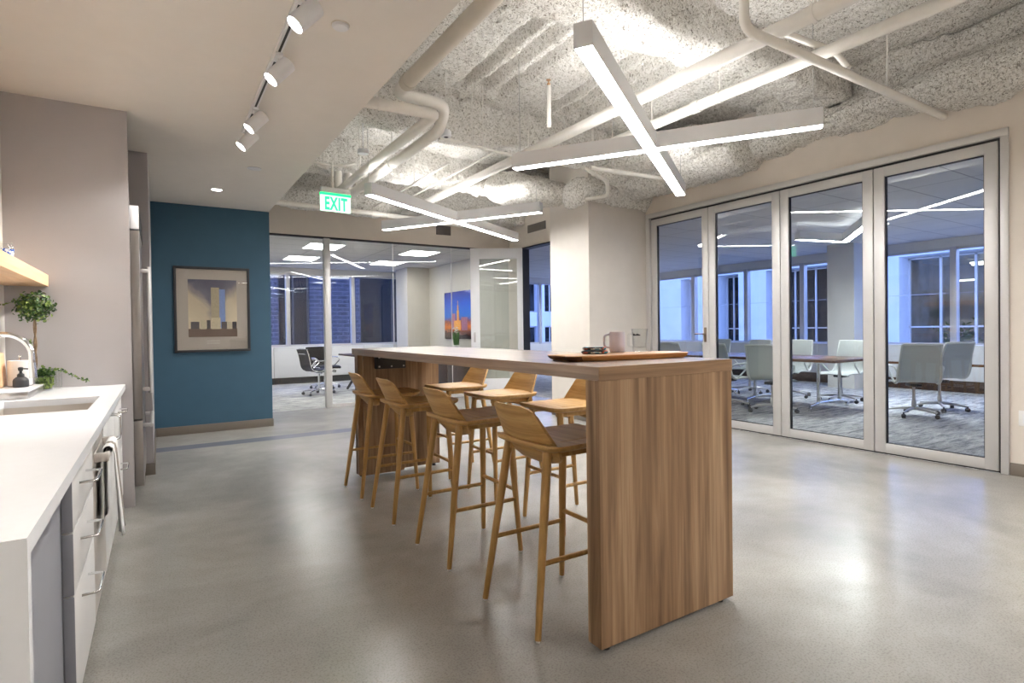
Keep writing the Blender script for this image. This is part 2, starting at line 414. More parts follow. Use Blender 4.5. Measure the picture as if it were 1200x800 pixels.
# ================================================================== shell
def shell():
    struct('floor', MB().box(-.95, XW, -3.0, YG, -.12, 0), M['floor'], 'polished grey concrete floor of the break room', 'floor')
    struct('floor_carpet', MB().box(1.0, XW, YG, 14.3, -.12, 0), M['carpet'], 'streaked grey carpet of the meeting room behind the far glass', 'carpet')
    struct('floor_carpet', MB().box(XW, 12.5, -1.0, 14.3, -.12, 0), M['carpet'], 'streaked grey carpet of the conference room behind the folding doors', 'carpet')
    struct('ceiling', MB().box(-.95, 1.236, -3.0, YG, SOF, SOF+.12).box(1.12, 1.236, -3.0, YG-.05, SOF+.12, DK+.2), M['soffit'], 'smooth dropped ceiling over the kitchen run', 'ceiling')
    struct('ceiling_slab', MB().box(1.1, 5.9, -3.0, YG+.1, DK+.16, DK+.3), M['soffit'], 'concrete slab above the sprayed ceiling', 'ceiling')
    struct('wall_left', MB().box(-.95, -.822, -3.0, 7.92, 0, SOF), M['white_room'], 'white wall behind the kitchen counter', 'wall')
    struct('wall_back', MB().box(-.95, 5.9, -3.12, -3.0, 0, DK+.3), M['beige'], 'beige wall behind the viewer', 'wall')
    struct('wall_kitchen', MB().box(-.822, -.155, 4.745, 4.775, 0, SOF).box(-.822, -.19, 4.775, 4.80, 2.13, SOF), M['grey_panel'], 'tall grey side panel closing the counter run beside the refrigerator', 'panel')
    struct('wall_niche', MB().box(-.822, -.048, 5.742, 7.8, 0, SOF), M['grey_panel'], 'pale wall return just beyond the refrigerator', 'wall')
    struct('wall_teal', MB().box(-.2, 1.242, 7.80, 7.92, 0, SOF).box(1.13, 1.242, 7.92, YG, 0, SOF), M['teal'], 'deep teal blue accent wall carrying the framed print', 'wall')
    # long wall with the folding doors and the doorway beyond the pier
    w = MB()
    w.box(XW, XW+.12, -3.0, 1.656, 0, DK+.2).box(XW, XW+.12, 1.656, 5.543, 2.745, DK+.2)
    w.box(XW, XW+.12, 5.543, 7.70, 0, DK+.2).box(XW, XW+.12, 7.70, 8.66, 2.70, DK+.2).box(XW, XW+.12, 8.66, YG, 0, DK+.2)
    struct('wall_right', w, M['beige'], 'beige wall around the folding glass doors', 'wall')
    struct('wall_partition', MB().box(XW, XW+.12, YG, 14.3, 0, 2.9), M['partition'], 'greige partition carrying the colourful skyline picture', 'wall')
    struct('wall_far', MB().box(1.13, XW+.12, YG-.04, YG+.08, 2.712, DK+.2), M['beige'], 'beige wall above the far glass partition', 'wall')
    struct('column', MB().box(4.69, XW, 5.559, 6.39, 0, DK), M['pier'], 'square beige pier standing in front of the wall beside the folding doors', 'column')
    b = MB()
    b.box(-.19, 1.25, 7.785, 7.80, 0, .10, .003)
    struct('baseboard_teal', b, M['baseboard'], 'taupe baseboard along the teal wall', 'baseboard')
    struct('baseboard_niche', MB().box(-.154, -.035, 5.728, 5.742, 0, .10, .003).box(-.048, -.035, 5.742, 7.785, 0, .10, .003), M['baseboard'], 'taupe baseboard on the pale wall return', 'baseboard')
    struct('baseboard_right', MB().box(XW-.013, XW, -2.9, 1.652, 0, .10, .003), M['baseboard'], 'taupe baseboard right of the folding doors', 'baseboard')
    struct('baseboard_column', MB().box(4.677, 4.69, 5.546, 6.39, 0, .10, .003).box(4.677, XW, 5.546, 5.559, 0, .10, .003), M['baseboard'], 'taupe baseboard around the pier', 'baseboard')
    # meeting room shell
    struct('wall_meeting_left', MB().box(1.0, 1.13, YG, 14.3, 0, 2.9), M['white_room'], 'white side wall of the meeting room', 'wall')
    struct('ceiling_meeting', MB().box(1.0, XW, YG+.08, 14.3, 2.74, 2.82), M['tile'], 'white tiled ceiling of the meeting room', 'ceiling')
    struct('wall_meeting_far', MB().box(1.0, XW, 14.1, 14.25, 0, .86).box(1.0, XW, 14.1, 14.25, 2.62, 2.9), M['white_room'], 'white wall below and above the meeting room windows', 'wall')
    struct('column_meeting', MB().box(5.13, XW, 12.85, 13.6, 0, 2.74), M['partition'], 'greige column in the far corner of the meeting room', 'column')
    # conference room shell
    struct('ceiling_conference', MB().box(XW+.12, 12.5, -1.0, 14.3, 2.76, 2.84), M['tile'], 'white tiled ceiling of the conference room', 'ceiling')
    struct('wall_conference_near', MB().box(XW, 12.5, -1.12, -1.0, 0, 2.9), M['white_room'], 'white near end wall of the conference room', 'wall')
    struct('wall_conference_far', MB().box(XW, 8.7, 14.1, 14.25, 0, 2.9).box(8.7, 12.5, 14.1, 14.25, 0, .75).box(8.7, 12.5, 14.1, 14.25, 2.62, 2.9), M['white_room'], 'white far end wall of the conference room', 'wall')
    struct('wall_conference_window', MB().box(12.2, 12.35, -1.0, 14.1, 0, .80).box(12.2, 12.35, -1.0, 14.1, 2.60, 2.9), M['white_room'], 'sill wall and header of the conference room windows', 'wall')
    struct('column_conference', MB().box(11.1, 11.75, 5.50, 6.00, 0, 2.76), M['white_room'], 'white column standing before the conference room windows', 'column')
shell()

# windows: frame mesh with a pane child
def window(name, x0, x1, y0, y1, z0, z1, cuts, label, w=.09):
    o = MB()
    alongx = (x1-x0) > (y1-y0)
    o.box(x0, x1, y0, y1, z0, z0+.05).box(x0, x1, y0, y1, z1-.05, z1)
    for c in cuts:
        if alongx: o.box(c-w/2, c+w/2, y0-.03, y1+.03, z0, z1, .004)
        else: o.box(x0-.03, x1+.03, c-w/2, c+w/2, z0, z1, .004)
    f = struct(name, o, M['alu'], label, 'window')
    p = MB()
    if alongx: p.box(x0, x1, (y0+y1)/2-.004, (y0+y1)/2+.004, z0+.04, z1-.04)
    else: p.box((x0+x1)/2-.004, (x0+x1)/2+.004, y0, y1, z0+.04, z1-.04)
    p.build('pane', M['glass_ext'], f); return f
window('window_1', 1.13, XW, 14.12, 14.2, .86, 2.62, (1.3, 2.63, 4.18, 5.6), 'wide dusk window of the meeting room behind the far glass')
window('window_2', 12.23, 12.31, -1.0, 14.1, .80, 2.60, (-.6, 1.2, 2.8, 4.335, 6.0, 7.16, 8.58, 10.18, 12.2), 'long dusk window band of the conference room', .10)
window('window_3', 8.7, 12.2, 14.12, 14.2, .75, 2.62, (8.75, 9.95, 11.2), 'window at the far end of the conference room seen through the doorway')

# ================================================================== sprayed ceiling
def ceiling_spray():
    st = .021
    xs = np.arange(1.2, XW+.02, st); ys = np.arange(-.6, YG+.02, st)
    X, Y = np.meshgrid(xs, ys, indexing='ij')
    Z = np.full_like(X, DK)
    def flute(x0, y0, y1, w=.075, d=.10, wig=0):
        c = x0+.015*vnoise(np.stack([Y*1.7, X*0+x0*9, X*0], -1))
        k = np.clip(1-np.abs(X-c)/w, 0, 1); e = np.clip((Y-y0)/.12, 0, 1)*np.clip((y1-Y)/.12, 0, 1)
        return d*np.clip(k*2.2, 0, 1)*e
    for gx in (2.56, 2.77, 2.98):
        Z += flute(gx, 3.45, 5.05)
    for gx in (3.62, 3.83, 4.04, 4.25):
        Z += flute(gx, 3.5, 5.1)
    for gx in (3.5, 3.72, 3.94):
        Z += flute(gx, .4, 2.3)
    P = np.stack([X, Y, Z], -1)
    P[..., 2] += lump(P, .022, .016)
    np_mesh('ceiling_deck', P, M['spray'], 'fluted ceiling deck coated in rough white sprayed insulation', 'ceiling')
    def U(u0, u1, z, top=DK+.05, r=.06):
        return [(u0, top), (u0, z+r), (u0+r*.3, z+r*.3), (u0+r, z), (u1-r, z), (u1-r*.3, z+r*.3), (u1, z+r), (u1, top)]
    sprayed('ceiling_beam', U(2.74, 3.14, 3.30), 0, 1.236, 5.5, 'sprayed beam crossing above the near pendant light')
    sprayed('ceiling_beam', U(5.22, 5.62, 3.24), 0, 1.236, XW, 'sprayed beam crossing above the far end of the wooden table')
    sprayed('ceiling_beam', U(7.0, 7.45, 3.24), 0, 1.236, XW, 'sprayed beam crossing just behind the far pendant light')
    sprayed('ceiling_beam', U(8.55, 9.1, 3.12), 0, 1.236, XW, 'sprayed beam running above the far glass wall')
    def circ(u, z, a, b, n=20): return [(u+a*math.cos(2*PI*k/n), z+b*math.sin(2*PI*k/n)) for k in range(n)]
    sprayed('insulated_duct', circ(6.25, 3.06, .30, .17), 0, 3.60, XW, 'round ended insulated duct lump beside the pier', closed=True, taper0=.35, wob=.05, cat='duct')
    sprayed('insulated_duct', circ(6.84, 3.16, .20, .13), 0, 3.62, 5.5, 'slim insulated duct lump behind the round ended one', closed=True, taper0=.2, taper1=.2, wob=.05, cat='duct')
    sprayed('insulated_duct', circ(8.35, 3.12, .22, .15), 0, 1.3, 3.1, 'insulated duct lump above the exit sign', closed=True, taper1=.3, wob=.05, cat='duct')
    # wall-head insulation along the folding door wall
    sprayed('insulated_beam', [(XW+.05, 3.64), (5.52, 3.60), (5.58, 3.44), (5.54, 3.34), (5.43, 3.29), (5.36, 3.20), (5.40, 3.10), (5.52, 3.04), (XW+.05, 3.03)], 1, -.6, 3.75, 'ragged insulated beam above the folding doors at right', big=.035, wob=.06)
    sprayed('insulated_beam', circ(5.40, 3.09, .36, .19), 1, 3.72, 5.75, 'sagging insulated roll above the left folding doors', closed=True, taper0=.1, wob=.05, big=.035)
    sprayed('insulated_beam', circ(5.02, 3.24, .30, .17), 1, 3.95, 5.75, 'upper insulated roll beside the sagging one', closed=True, taper0=.25, wob=.06, big=.035)
    sprayed('insulated_beam', circ(5.2, 3.0, .62, .25), 0, 4.62, 5.72, 'insulation packed over the top of the beige pier', closed=True, taper0=.12, wob=.06, big=.035) if False else None
    sprayed('insulated_beam', circ(5.75, 2.98, .32, .20), 0, 4.55, XW, 'insulation packed over the top of the beige pier', closed=True, taper0=.15, wob=.05, big=.035)
ceiling_spray()

# ================================================================== glass partition and doors
def glasswall():
    f = MB()
    f.box(1.242, XW, YG-.035, YG+.035, 2.685, 2.715)
    f.mi = 1
    f.box(2.243, 2.345, YG-.05, YG+.05, 0, 2.69, .012)
    f.box(2.345, XW-.02, YG-.03, YG+.03, 0, .05)
    g = struct('glass_partition', f, [M['alu_dark'], M['alu']], 'full height glass partition in front of the meeting room', 'partition')
    for a, b in ((1.245, 2.243), (2.345, 3.395), (3.401, 4.487), (4.493, XW-.01)):
        MB().box(a, b, YG-.005, YG+.005, .05 if a > 2.3 else .004, 2.69).build('glass_pane', M['glass_part'], g)
    MB().box(3.394, 3.402, YG-.008, YG+.008, .05, 2.69).build('glass_joint', M['alu'], g)
    MB().box(4.486, 4.494, YG-.008, YG+.008, .05, 2.69).build('glass_joint', M['alu'], g)
    # folding doors
    fr = MB()
    fr.box(XW-.02, XW+.10, 1.656, 5.543, 2.69, 2.752, .004).box(XW-.02, XW+.10, 1.656, 1.708, 0, 2.69, .004).box(XW-.02, XW+.10, 5.478, 5.543, 0, 2.69, .004)
    fr.mi = 1
    fr.box(XW+.02, XW+.09, 1.708, 5.478, 2.665, 2.69).box(XW+.012, XW+.09, 1.708, 1.724, 0, 2.67).box(XW+.02, XW+.09, 1.708, 5.478, 0, .010)
    struct('trim_1', fr, [M['alu'], M['alu_dark']], 'pale aluminium frame around the four folding glass doors', 'door frame')
    ys = [1.722, 2.656, 3.593, 4.530, 5.468]
    nm = ['rightmost folding glass door, beside the beige wall end', 'second folding glass door from the right', 'third folding glass door from the right', 'leftmost folding glass door with the bronze lever, beside the pier']
    for k in range(4):
        a, b = ys[k]+.004, ys[k+1]-.004; s = .092; z0, z1 = .012, 2.668
        d = MB()
        d.box(XW+.005, XW+.065, a, a+s, z0, z1, .004).box(XW+.005, XW+.065, b-s, b, z0, z1, .004)
        d.box(XW+.005, XW+.065, a+s-.002, b-s+.002, z1-.09, z1, .004).box(XW+.005, XW+.065, a+s-.002, b-s+.002, z0, z0+.088, .004)
        d.mi = 1
        for q in (a+s, b-s): d.box(XW+.02, XW+.05, q-.008, q+.008, z0+.08, z1-.08)
        d.box(XW+.02, XW+.05, a+s, b-s, z1-.098, z1-.085).box(XW+.02, XW+.05, a+s, b-s, z0+.083, z0+.094)
        o = struct('door_%d' % (k+1), d, [M['alu'], M['alu_dark']], nm[k], 'door')
        MB().box(XW+.031, XW+.039, a+s-.004, b-s+.004, z0+.085, z1-.087).build('door_glass', M['glass'], o)
        if k == 3:
            h = MB().box(XW-.004, XW+.006, a+.03, a+.062, 1.02, 1.20, .003)
            h.tube(bend([(XW, a+.046, 1.12), (XW-.045, a+.046, 1.12), (XW-.045, a+.17, 1.12)], .015), .009)
            h.build('door_handle', M['bronze'], o, 35)
    # open leaf of the doorway beyond the pier
    o = thing('door_5', 'white glazed door standing open against the far glass wall', 'door', (XW-.035, 8.60, 0), math.atan2(9.07-8.60, 4.84-(XW-.035)), None, 'structure')
    L = .955; s = .165
    d = MB()
    d.box(0, s*.62, -.022, .022, .01, 2.69, .003).box(L-s, L, -.022, .022, .01, 2.69, .003)
    d.box(s*.61, L-s+.002, -.022, .022, 2.50, 2.69, .003).box(s*.61, L-s+.002, -.022, .022, .01, .31, .003)
    d.build('door_leaf', M['white_metal'], o)
    MB().box(s*.6, L-s+.004, -.004, .004, .305, 2.505).build('door_glass', M['glass'], o)
    h = MB()
    h.box(L-.085, L-.05, .022, .027, .98, 1.16, .002); h.tube(bend([(L-.068, .02, 1.0), (L-.068, .06, 1.0), (L-.068, .06, 1.14), (L-.068, .02, 1.14)], .02), .008)
    h.box(L-.085, L-.05, -.027, -.022, .98, 1.16, .002)
    h.build('door_pull', M['steel'], o)
    j = MB().box(XW-.03, XW+.13, 8.62, 8.66, 0, 2.70).box(XW-.03, XW+.13, 7.70, 7.74, 0, 2.70).box(XW-.03, XW+.13, 7.74, 8.62, 2.675, 2.70)
    jo = struct('trim_2', j, M['alu_dark'], 'dark door frame of the doorway beyond the pier', 'door frame')
    MB().box(XW-.033, XW-.03, 8.63, 8.65, 1.66, 1.78).build('card_reader', M['red_led'] if False else M['black'], jo)
    MB().box(XW-.035, XW-.033, 8.635, 8.645, 1.70, 1.72).build('indicator_light', M['red_led'], jo)
glasswall()

# ================================================================== bar table
TX0, TX1, TY0, TY1, TZ = 1.362, 2.126, 1.568, 4.66, 1.067
def bar_table():
    t = thing('bar_table', 'long wooden bar height communal table with waterfall end panel', 'table', ((TX0+TX1)/2, (TY0+TY1)/2, 0))
    cx, cy = (TX0+TX1)/2, (TY0+TY1)/2; hx, hy = (TX1-TX0)/2, (TY1-TY0)/2
    m = MB(); m.box(-hx, hx, -hy, hy, TZ-.051, TZ, .0015, seg=1)
    m.build('tabletop', M['table_h'], t)
    # crosswise edge board on the near end of the top
    MB().box(-hx, hx, -hy-.003, -hy+.001, TZ-.051, TZ-.0005).build('end_edge', M['table_x'], t)
    p = MB().box(-hx, hx, -hy, -hy+.075, .022, TZ-.0515, .0015, seg=1); p.build('end_panel', M['table_v'], t)
    b = MB()
    b.box(-hx+.02, -hx+.06, hy-.09, hy-.01, .022, TZ-.0515, .001, seg=1)
    b.box(-hx+.02, hx, hy-.05, hy-.01, .022, TZ-.0515, .001, seg=1)
    b.box(-hx+.06, -hx+.40, hy-.12, hy-.05, .022, TZ-.0515, .001, seg=1)
    b.box(-hx+.36, -hx+.40, hy-.50, hy-.05, .022, TZ-.0515, .001, seg=1) if False else None
    b.build('pedestal', M['table_v'], t)
    q = MB().box(-hx+.15, -hx+.40, hy-.19, hy-.12, TZ-.17, TZ-.052, .004); q.build('power_box', M['black'], t)
    for k, (x, z) in enumerate(((-.10+.275, TZ-.09), (.1+.275, TZ-.09), (-.1+.275, TZ-.14), (0+.275, TZ-.14))):
        pass
    s = MB()
    for x in (.17, .275, .38):
        for z in (.075, .15): s.box(-hx+x-.006, -hx+x+.006, hy-.194, hy-.189, TZ-z-.006, TZ-z+.006)
    s.build('box_screw', M['steel'], t)['kind'] = 'stuff'
    for x, y in ((-hx+.05, -hy+.035), (hx-.05, -hy+.035), (-hx+.06, hy-.03), (hx-.05, hy-.03)):
        MB().lathe([(.016, 0), (.016, .015), (.01, .024)], 12, (x, y, 0)).build('foot', M['soft_black'], t)
bar_table()

# ================================================================== bar stools
def ring_outline(hw0, hw1, x0, x1, n=9, r0=.07, r1=.05):
    """rounded trapezoid: rear half width hw0 at x0, front half width hw1 at x1"""
    c = [((x0, -hw0), r0), ((x1, -hw1), r1), ((x1, hw1), r1), ((x0, hw0), r0)]
    out = []
    P = [Vector((*q, 0)) for q, _ in c]
    for i in range(4):
        p, a, b = P[i], P[i-1], P[(i+1) % 4]; r = c[i][1]
        da, db = (a-p).normalized(), (b-p).normalized()
        for j in range(n):
            k = j/(n-1); out.append((p+da*r)*(1-k)**2+p*2*k*(1-k)+(p+db*r)*k*k)
    return out
def make_stool(label):
    t = thing('bar_stool', label, 'stool', group='wooden bar stools around the long table')
    zs = .735
    o = ring_outline(.218, .195, -.165, .275, 9, .075, .07); c = Vector((.055, 0, 0))
    def ring(s, z, off): return [((c+(p-c)*s).x, (c+(p-c)*s).y, z+.014*((p-c).x/.22)**2*off) for p in o]
    m = MB(); m.loft([ring(.90, zs-.024, .6), ring(.975, zs-.018, .8), ring(1, zs-.006, 1), ring(.992, zs, 1), ring(.86, zs-.002, 1), ring(.5, zs-.006, 1)], True, True)
    m.build('seat', M['stool'], t, 50)
    # curved backrest that runs down behind the seat
    zb, zt = .652, .900; rows, cols = 22, 17; F, B = [], []
    for i in range(rows):
        k = i/(rows-1); z = zb+(zt-zb)*k
        if z < zs-.02: hw = .145+.055*math.sqrt(max(0, (z-zb)/(zs-.02-zb)))**1.1
        else:
            q = (z-zs+.02)/(zt-zs+.02); hw = .200-.058*q
        e = (zt-z)/.045
        if e < 1: hw -= .05*(1-math.sqrt(max(0, 1-(1-e)**2)))
        e = (z-zb)/.035
        if e < 1: hw -= .04*(1-math.sqrt(max(0, 1-(1-e)**2)))
        xb = -.128-.075*max(0, (z-zs+.03))/(zt-zs) if z > zs-.03 else -.128+.05*(zs-.03-z)/(zs-.03-zb)
        f, b = [], []
        for j in range(cols):
            y = -1+2*j/(cols-1); x = xb+.042*y*y*(hw/.2)**2
            f.append((x+.0065, y*hw, z)); b.append((x-.0065, y*hw, z))
        F.append(f); B.append(b)
    m = MB()
    rings = [[*F[i], *B[i][::-1]] for i in range(rows)]
    m.loft(rings, True, True); m.build('backrest', M['stool'], t, 50)
    legs = {}
    for sx, sy in ((-1, -1), (-1, 1), (1, -1), (1, 1)):
        top = Vector((-.115 if sx < 0 else .185, .145*sy, zs-.015)); bot = Vector((.215*sx, .206*sy, .008))
        n = 8; pts = [bot.lerp(top, k/n) for k in range(n+1)]; rad = [.0125+.0065*min(1, k/n*1.25) for k in range(n+1)]
        m = MB(); m.tube(pts, rad, 14); lg = m.build('leg', M['stool_leg'], t, 50)
        MB().lathe([(.008, 0), (.009, .006), (.009, .012)], 12, (bot.x, bot.y, 0)).build('glide', M['white_cer'], lg)
        legs[sx, sy] = (bot, top)
    at = lambda s, z: legs[s][0].lerp(legs[s][1], (z-.008)/(zs-.023))
    for a, b, z, nm in (((-1, -1), (1, -1), .285, 'rung'), ((-1, 1), (1, 1), .285, 'rung'), ((1, -1), (1, 1), .335, 'footrest')):
        m = MB(); m.tube([at(a, z), at(b, z)], .0105, 12); m.build(nm, M['stool_leg'], t, 50)
    # cross bearers under the seat
    for sy in (-1, 1):
        MB().box(-.125, .20, sy*.136-.018, sy*.136+.018, zs-.05, zs-.02, .004).build('seat_bearer', M['stool_leg'], t)
    return t
st = make_stool('wooden bar stool tucked under the table next to its broad end panel')
st.location = (1.435, 1.98, 0)
for y, lab in ((2.76, 'second wooden bar stool from the end panel, on the kitchen side'), (3.545, 'third wooden bar stool from the end panel, on the kitchen side'), (4.19, 'last wooden bar stool on the kitchen side, in front of the table pedestal')):
    dup(st, (1.435, y, 0), 0, lab)
for y, lab in ((2.80, 'wooden bar stool on the folding door side nearest the end panel, seat lit from above'), (3.57, 'middle wooden bar stool of the visible three on the folding door side'), (4.30, 'farthest wooden bar stool on the folding door side, beside the pedestal')):
    dup(st, (2.19, y, 0), PI, lab)

# ================================================================== things on the table
def on_table():
    # live edge board
    t = thing('serving_board', 'long live edge wooden serving board on the bar table', 'board', (1.80, 1.915, TZ), R(-10))
    o = []
    n = 44
    for k in range(n):
        a = 2*PI*k/n; ca, sa = math.cos(a), math.sin(a)
        x = .335*math.copysign(abs(ca)**.35, ca); y = .115*math.copysign(abs(sa)**.35, sa)
        w = .008*math.sin(7*a+1)+.006*math.sin(13*a)
        o.append((x+w*ca, y*(1-.10*x/.335)+w*sa))
    m = MB(); m.loft([[(x*.94, y*.86, .002) for x, y in o], [(x*.985, y*.95, .012) for x, y in o], [(x, y, .022) for x, y in o], [(x*.995, y*.98, .025) for x, y in o]])
    m.build('board', M['board'], t)
    m = MB(); m.grid([[(x*.9405, y*.862, .0025) for x, y in o[18:30]], [(x*.988, y*.958, .012) for x, y in o[18:30]], [(x*1.003, y*1.004, .0215) for x, y in o[18:30]]])
    m.build('bark_edge', M['bark'], t)
    zt = TZ+.0255
    def handle(mb, r, z0, z1, out, th):
        mb.tube(bend([(-r+.004, 0, z1), (-r-out, 0, z1-.006), (-r-out, 0, z0+.006), (-r+.004, 0, z0)], .022), th, 10)
    mg = thing('mug', 'tall pale lilac ceramic mug on the serving board', 'mug', (1.862, 2.005, zt), R(-32)+PI*0)
    m = MB(); m.lathe([(.030, 0), (.036, .004), (.0375, .012), (.0365, .096), (.0355, .098), (.0335, .097), (.034, .014), (.001, .009)], 32, cap1=True); m.build('cup', M['lilac'], mg, 60)
    m = MB(); handle(m, .037, .022, .088, .026, .0055); m.build('handle', M['lilac'], mg, 60)
    gm = thing('glass_mug', 'clear glass beer mug beside the lilac mug', 'mug', (1.99, 1.985, zt), R(-32))
    m = MB(); m.lathe([(.030, 0), (.034, .004), (.033, .02), (.036, .07), (.040, .112), (.0375, .112), (.033, .07), (.029, .022), (.001, .018)], 32); m.build('glass_body', M['glass_small'], gm, 60)
    m = MB(); handle(m, .036, .02, .09, .02, .005); m.build('handle', M['glass_small'], gm, 60)
    m = MB(); m.lathe([(.0303, .0205), (.0333, .055), (.001, .055)], 32, cap0=True); m.lathe
    mark = MB()
    for k in range(6):
        a = R(-150+k*9+ (2 if k > 1 else 0)); r = .0385
        mark.box(-.0012, .0012, -.003, .003, .078, .088-(k % 3)*.002, 0, Matrix.Rotation(a, 4, 'Z') @ Matrix.Translation((r, 0, 0)))
    mark.build('printed_mark', M['soft_black'], gm)
    # two patterned rounded cases, one on the other
    t2 = NT('painted_blocks'); v = t2.coords((26, 26, 60)); vo = t2.n('ShaderNodeTexVoronoi', distance='CHEBYCHEV'); t2.l(v, vo.inputs['Vector']); vo.inputs['Scale'].default_value = 1.6
    sp = t2.n('ShaderNodeSeparateColor'); t2.l(vo.outputs['Color'], sp.inputs[0])
    cr = t2.n('ShaderNodeValToRGB'); t2.l(sp.outputs[0], cr.inputs[0]); cr.color_ramp.interpolation = 'CONSTANT'
    e = cr.color_ramp.elements
    cols = [srgb(26, 30, 38), srgb(60, 150, 175), srgb(235, 232, 225), srgb(214, 140, 50), srgb(30, 34, 44), srgb(140, 140, 180), srgb(200, 84, 48)]
    while len(e) < len(cols): e.new(.5)
    for i, (el, cc) in enumerate(zip(e, cols)): el.position = i/len(cols); el.color = cc
    t2.bsdf(cr.outputs[0], .3)
    for k, (dx, dy, L, lab) in enumerate(((0, 0, .062, 'lower of the two small patterned cases stacked on the serving board'), (.004, .006, .055, 'upper of the two small patterned cases stacked on the serving board'))):
        s = thing('patterned_case', lab, 'case', (1.685+dx, 1.965+dy, zt+k*.0165), R(-28), 'small patterned cases on the board')
        ring = lambda s_, z: [(L*s_*math.copysign(abs(math.cos(a))**.6, math.cos(a)), .028*s_*math.copysign(abs(math.sin(a))**.6, math.sin(a)), z) for a in [2*PI*j/28 for j in range(28)]]
        m = MB(); m.loft([ring(.86, 0), ring(.95, .004)]); m.build('base', M['soft_black'], s, 60)
        m = MB(); m.loft([ring(.95, .0042), ring(1, .008), ring(.97, .0135), ring(.86, .016)]); m.build('lid', t2.m, s, 60)
on_table()

# ================================================================== kitchen run
CX, CZ = -.196, .863
def kitchen():
    # worktop with sink cut-out and waterfall end
    t = thing('kitchen_counter', 'white quartz kitchen worktop with waterfall end', 'counter', (0, 0, 0))
    x0, x1 = -.8205, CX; sx0, sx1, sy0, sy1 = -.69, -.282, 3.26, 3.92; z0 = CZ-.035
    m = MB()
    m.box(x0, x1, 1.257, sy0, z0, CZ).box(x0, x1, sy1, 4.743, z0, CZ).box(x0, sx0, sy0, sy1, z0, CZ).box(sx1, x1, sy0, sy1, z0, CZ)
    m.build('worktop', M['quartz'], t)
    MB().box(x0, x1, 1.257, 1.287, 0, z0, 0).build('waterfall_end', M['quartz'], t)
    # undermount sink
    s = thing('sink', 'undermount stainless steel sink bowl in the white worktop', 'sink', (0, 0, 0))
    m = MB(); d = .16; g = .006
    P = lambda e, z: [(sx0-e, sy0-e, z), (sx1+e, sy0-e, z), (sx1+e, sy1+e, z), (sx0-e, sy1+e, z)]
    m.loft([P(-.02, z0-d), P(.004, z0-d+.02), P(.004, z0-.001)], True, False)
    m.loft([P(.012, z0-.001), P(.012, z0-d-.004)], False, False)
    b = m.build('bowl', M['sink_steel'], s)
    MB().lathe([(.045, 0), (.045, .003), (.03, .004)], 20, ((sx0+sx1)/2, (sy0+sy1)/2, z0-d)).build('drain', M['chrome'], s)
    # faucet
    fx, fy = -.73, 3.56
    f = thing('faucet', 'chrome gooseneck faucet arching over the sink', 'faucet', (fx, fy, CZ))
    m = MB(); m.lathe([(.027, 0), (.027, .006), (.02, .012), (.019, .09), (.013, .1)], 20); m.build('base', M['chrome'], f, 50)
    arc = [(0, 0, .09), (0, 0, .25)]+[(.105-.105*math.cos(a), 0, .25+.105*math.sin(a)) for a in [PI*k/14 for k in range(1, 15)]]+[(.21, 0, .21)]
    MB().tube(arc, .0125, 14).build('spout', M['chrome'], f, 60)
    MB().tube([(.21, 0, .215), (.213, 0, .14)], [.015, .017], 14).build('spray_head', M['chrome'], f, 60)
    MB().tube(bend([(0, -.018, .06), (0, -.05, .065), (0, -.06, .12)], .02), .006, 10).build('lever', M['chrome'], f, 60)
    # cabinets
    zt = z0-.001
    FX = -.222
    c = thing('filler_cabinet', 'blue grey closed cabinet section behind the waterfall end', 'cabinet', (0, 0, 0))
    MB().box(-.80, -.27, 1.29, 2.085, .10, zt).build('body', M['grey_cab'], c)
    MB().box(-.27, -.25, 1.29, 2.085, .02, zt, .001).build('front_panel', M['grey_cab'], c)
    MB().box(-.80, -.30, 1.29, 2.085, 0, .10).build('toe_kick', M['soft_black'], c)
    def wire(mb, y0, y1, z, x=FX, o=.045):
        mb.tube(bend([(x, y0, z), (x+o, y0+.006, z), (x+o, y1-.006, z), (x, y1, z)], .012, 4), .0045, 8)
    def drawers(name, lab, y0, y1, gaps, hy, hz):
        c = thing(name, lab, 'cabinet', (0, 0, 0))
        MB().box(-.80, -.25, y0, y1, .10, zt).build('body', M['grey_cab'], c)
        MB().box(-.80, -.30, y0, y1, 0, .10).build('toe_kick', M['soft_black'], c)
        for k in range(len(gaps)-1):
            m = MB(); m.box(-.249, FX, y0+.002, y1-.002, gaps[k]+.003, gaps[k+1]-.003, .001)
            for fc in m.bm.faces:
                if fc.calc_center_median().y < y0+.003: fc.material_index = 1
            d = m.build('drawer', [M['drawer'], M['grey_cab']], c)
            h = MB(); wire(h, hy[0], hy[1], hz[k]); h.build('drawer_handle', M['chrome'], d, 60)
    drawers('drawer_cabinet', 'three drawer base cabinet on the near side of the dishwasher', 2.09, 2.70, (.10, .437, .625, zt-.004), (2.27, 2.46), (.37, .555, .735))
    dw = thing('dishwasher', 'stainless dishwasher with towel hung on its bar handle', 'dishwasher', (0, 0, 0))
    MB().box(-.80, -.25, 2.703, 3.232, .10, zt).build('body', M['soft_black'], dw)
    MB().box(-.80, -.29, 2.703, 3.232, 0, .10).build('toe_kick', M['soft_black'], dw)
    MB().box(-.249, FX, 2.706, 3.229, .11, zt-.10, .002).build('door', M['sink_steel'], dw)
    MB().box(-.249, FX-.004, 2.706, 3.229, zt-.098, zt-.004, .002).build('control_panel', M['sink_steel'], dw)
    m = MB(); m.box(FX-.002, -.172, 2.745, 2.775, .705, .74, .006).box(FX-.002, -.172, 3.17, 3.20, .705, .74, .006); m.tube([(-.182, 2.75, .7225), (-.182, 3.195, .7225)], .0115, 12)
    m.build('bar_handle', M['sink_steel'], dw)
    c = thing('sink_cabinet', 'pale base cabinet under the sink, just beyond the dishwasher', 'cabinet', (0, 0, 0))
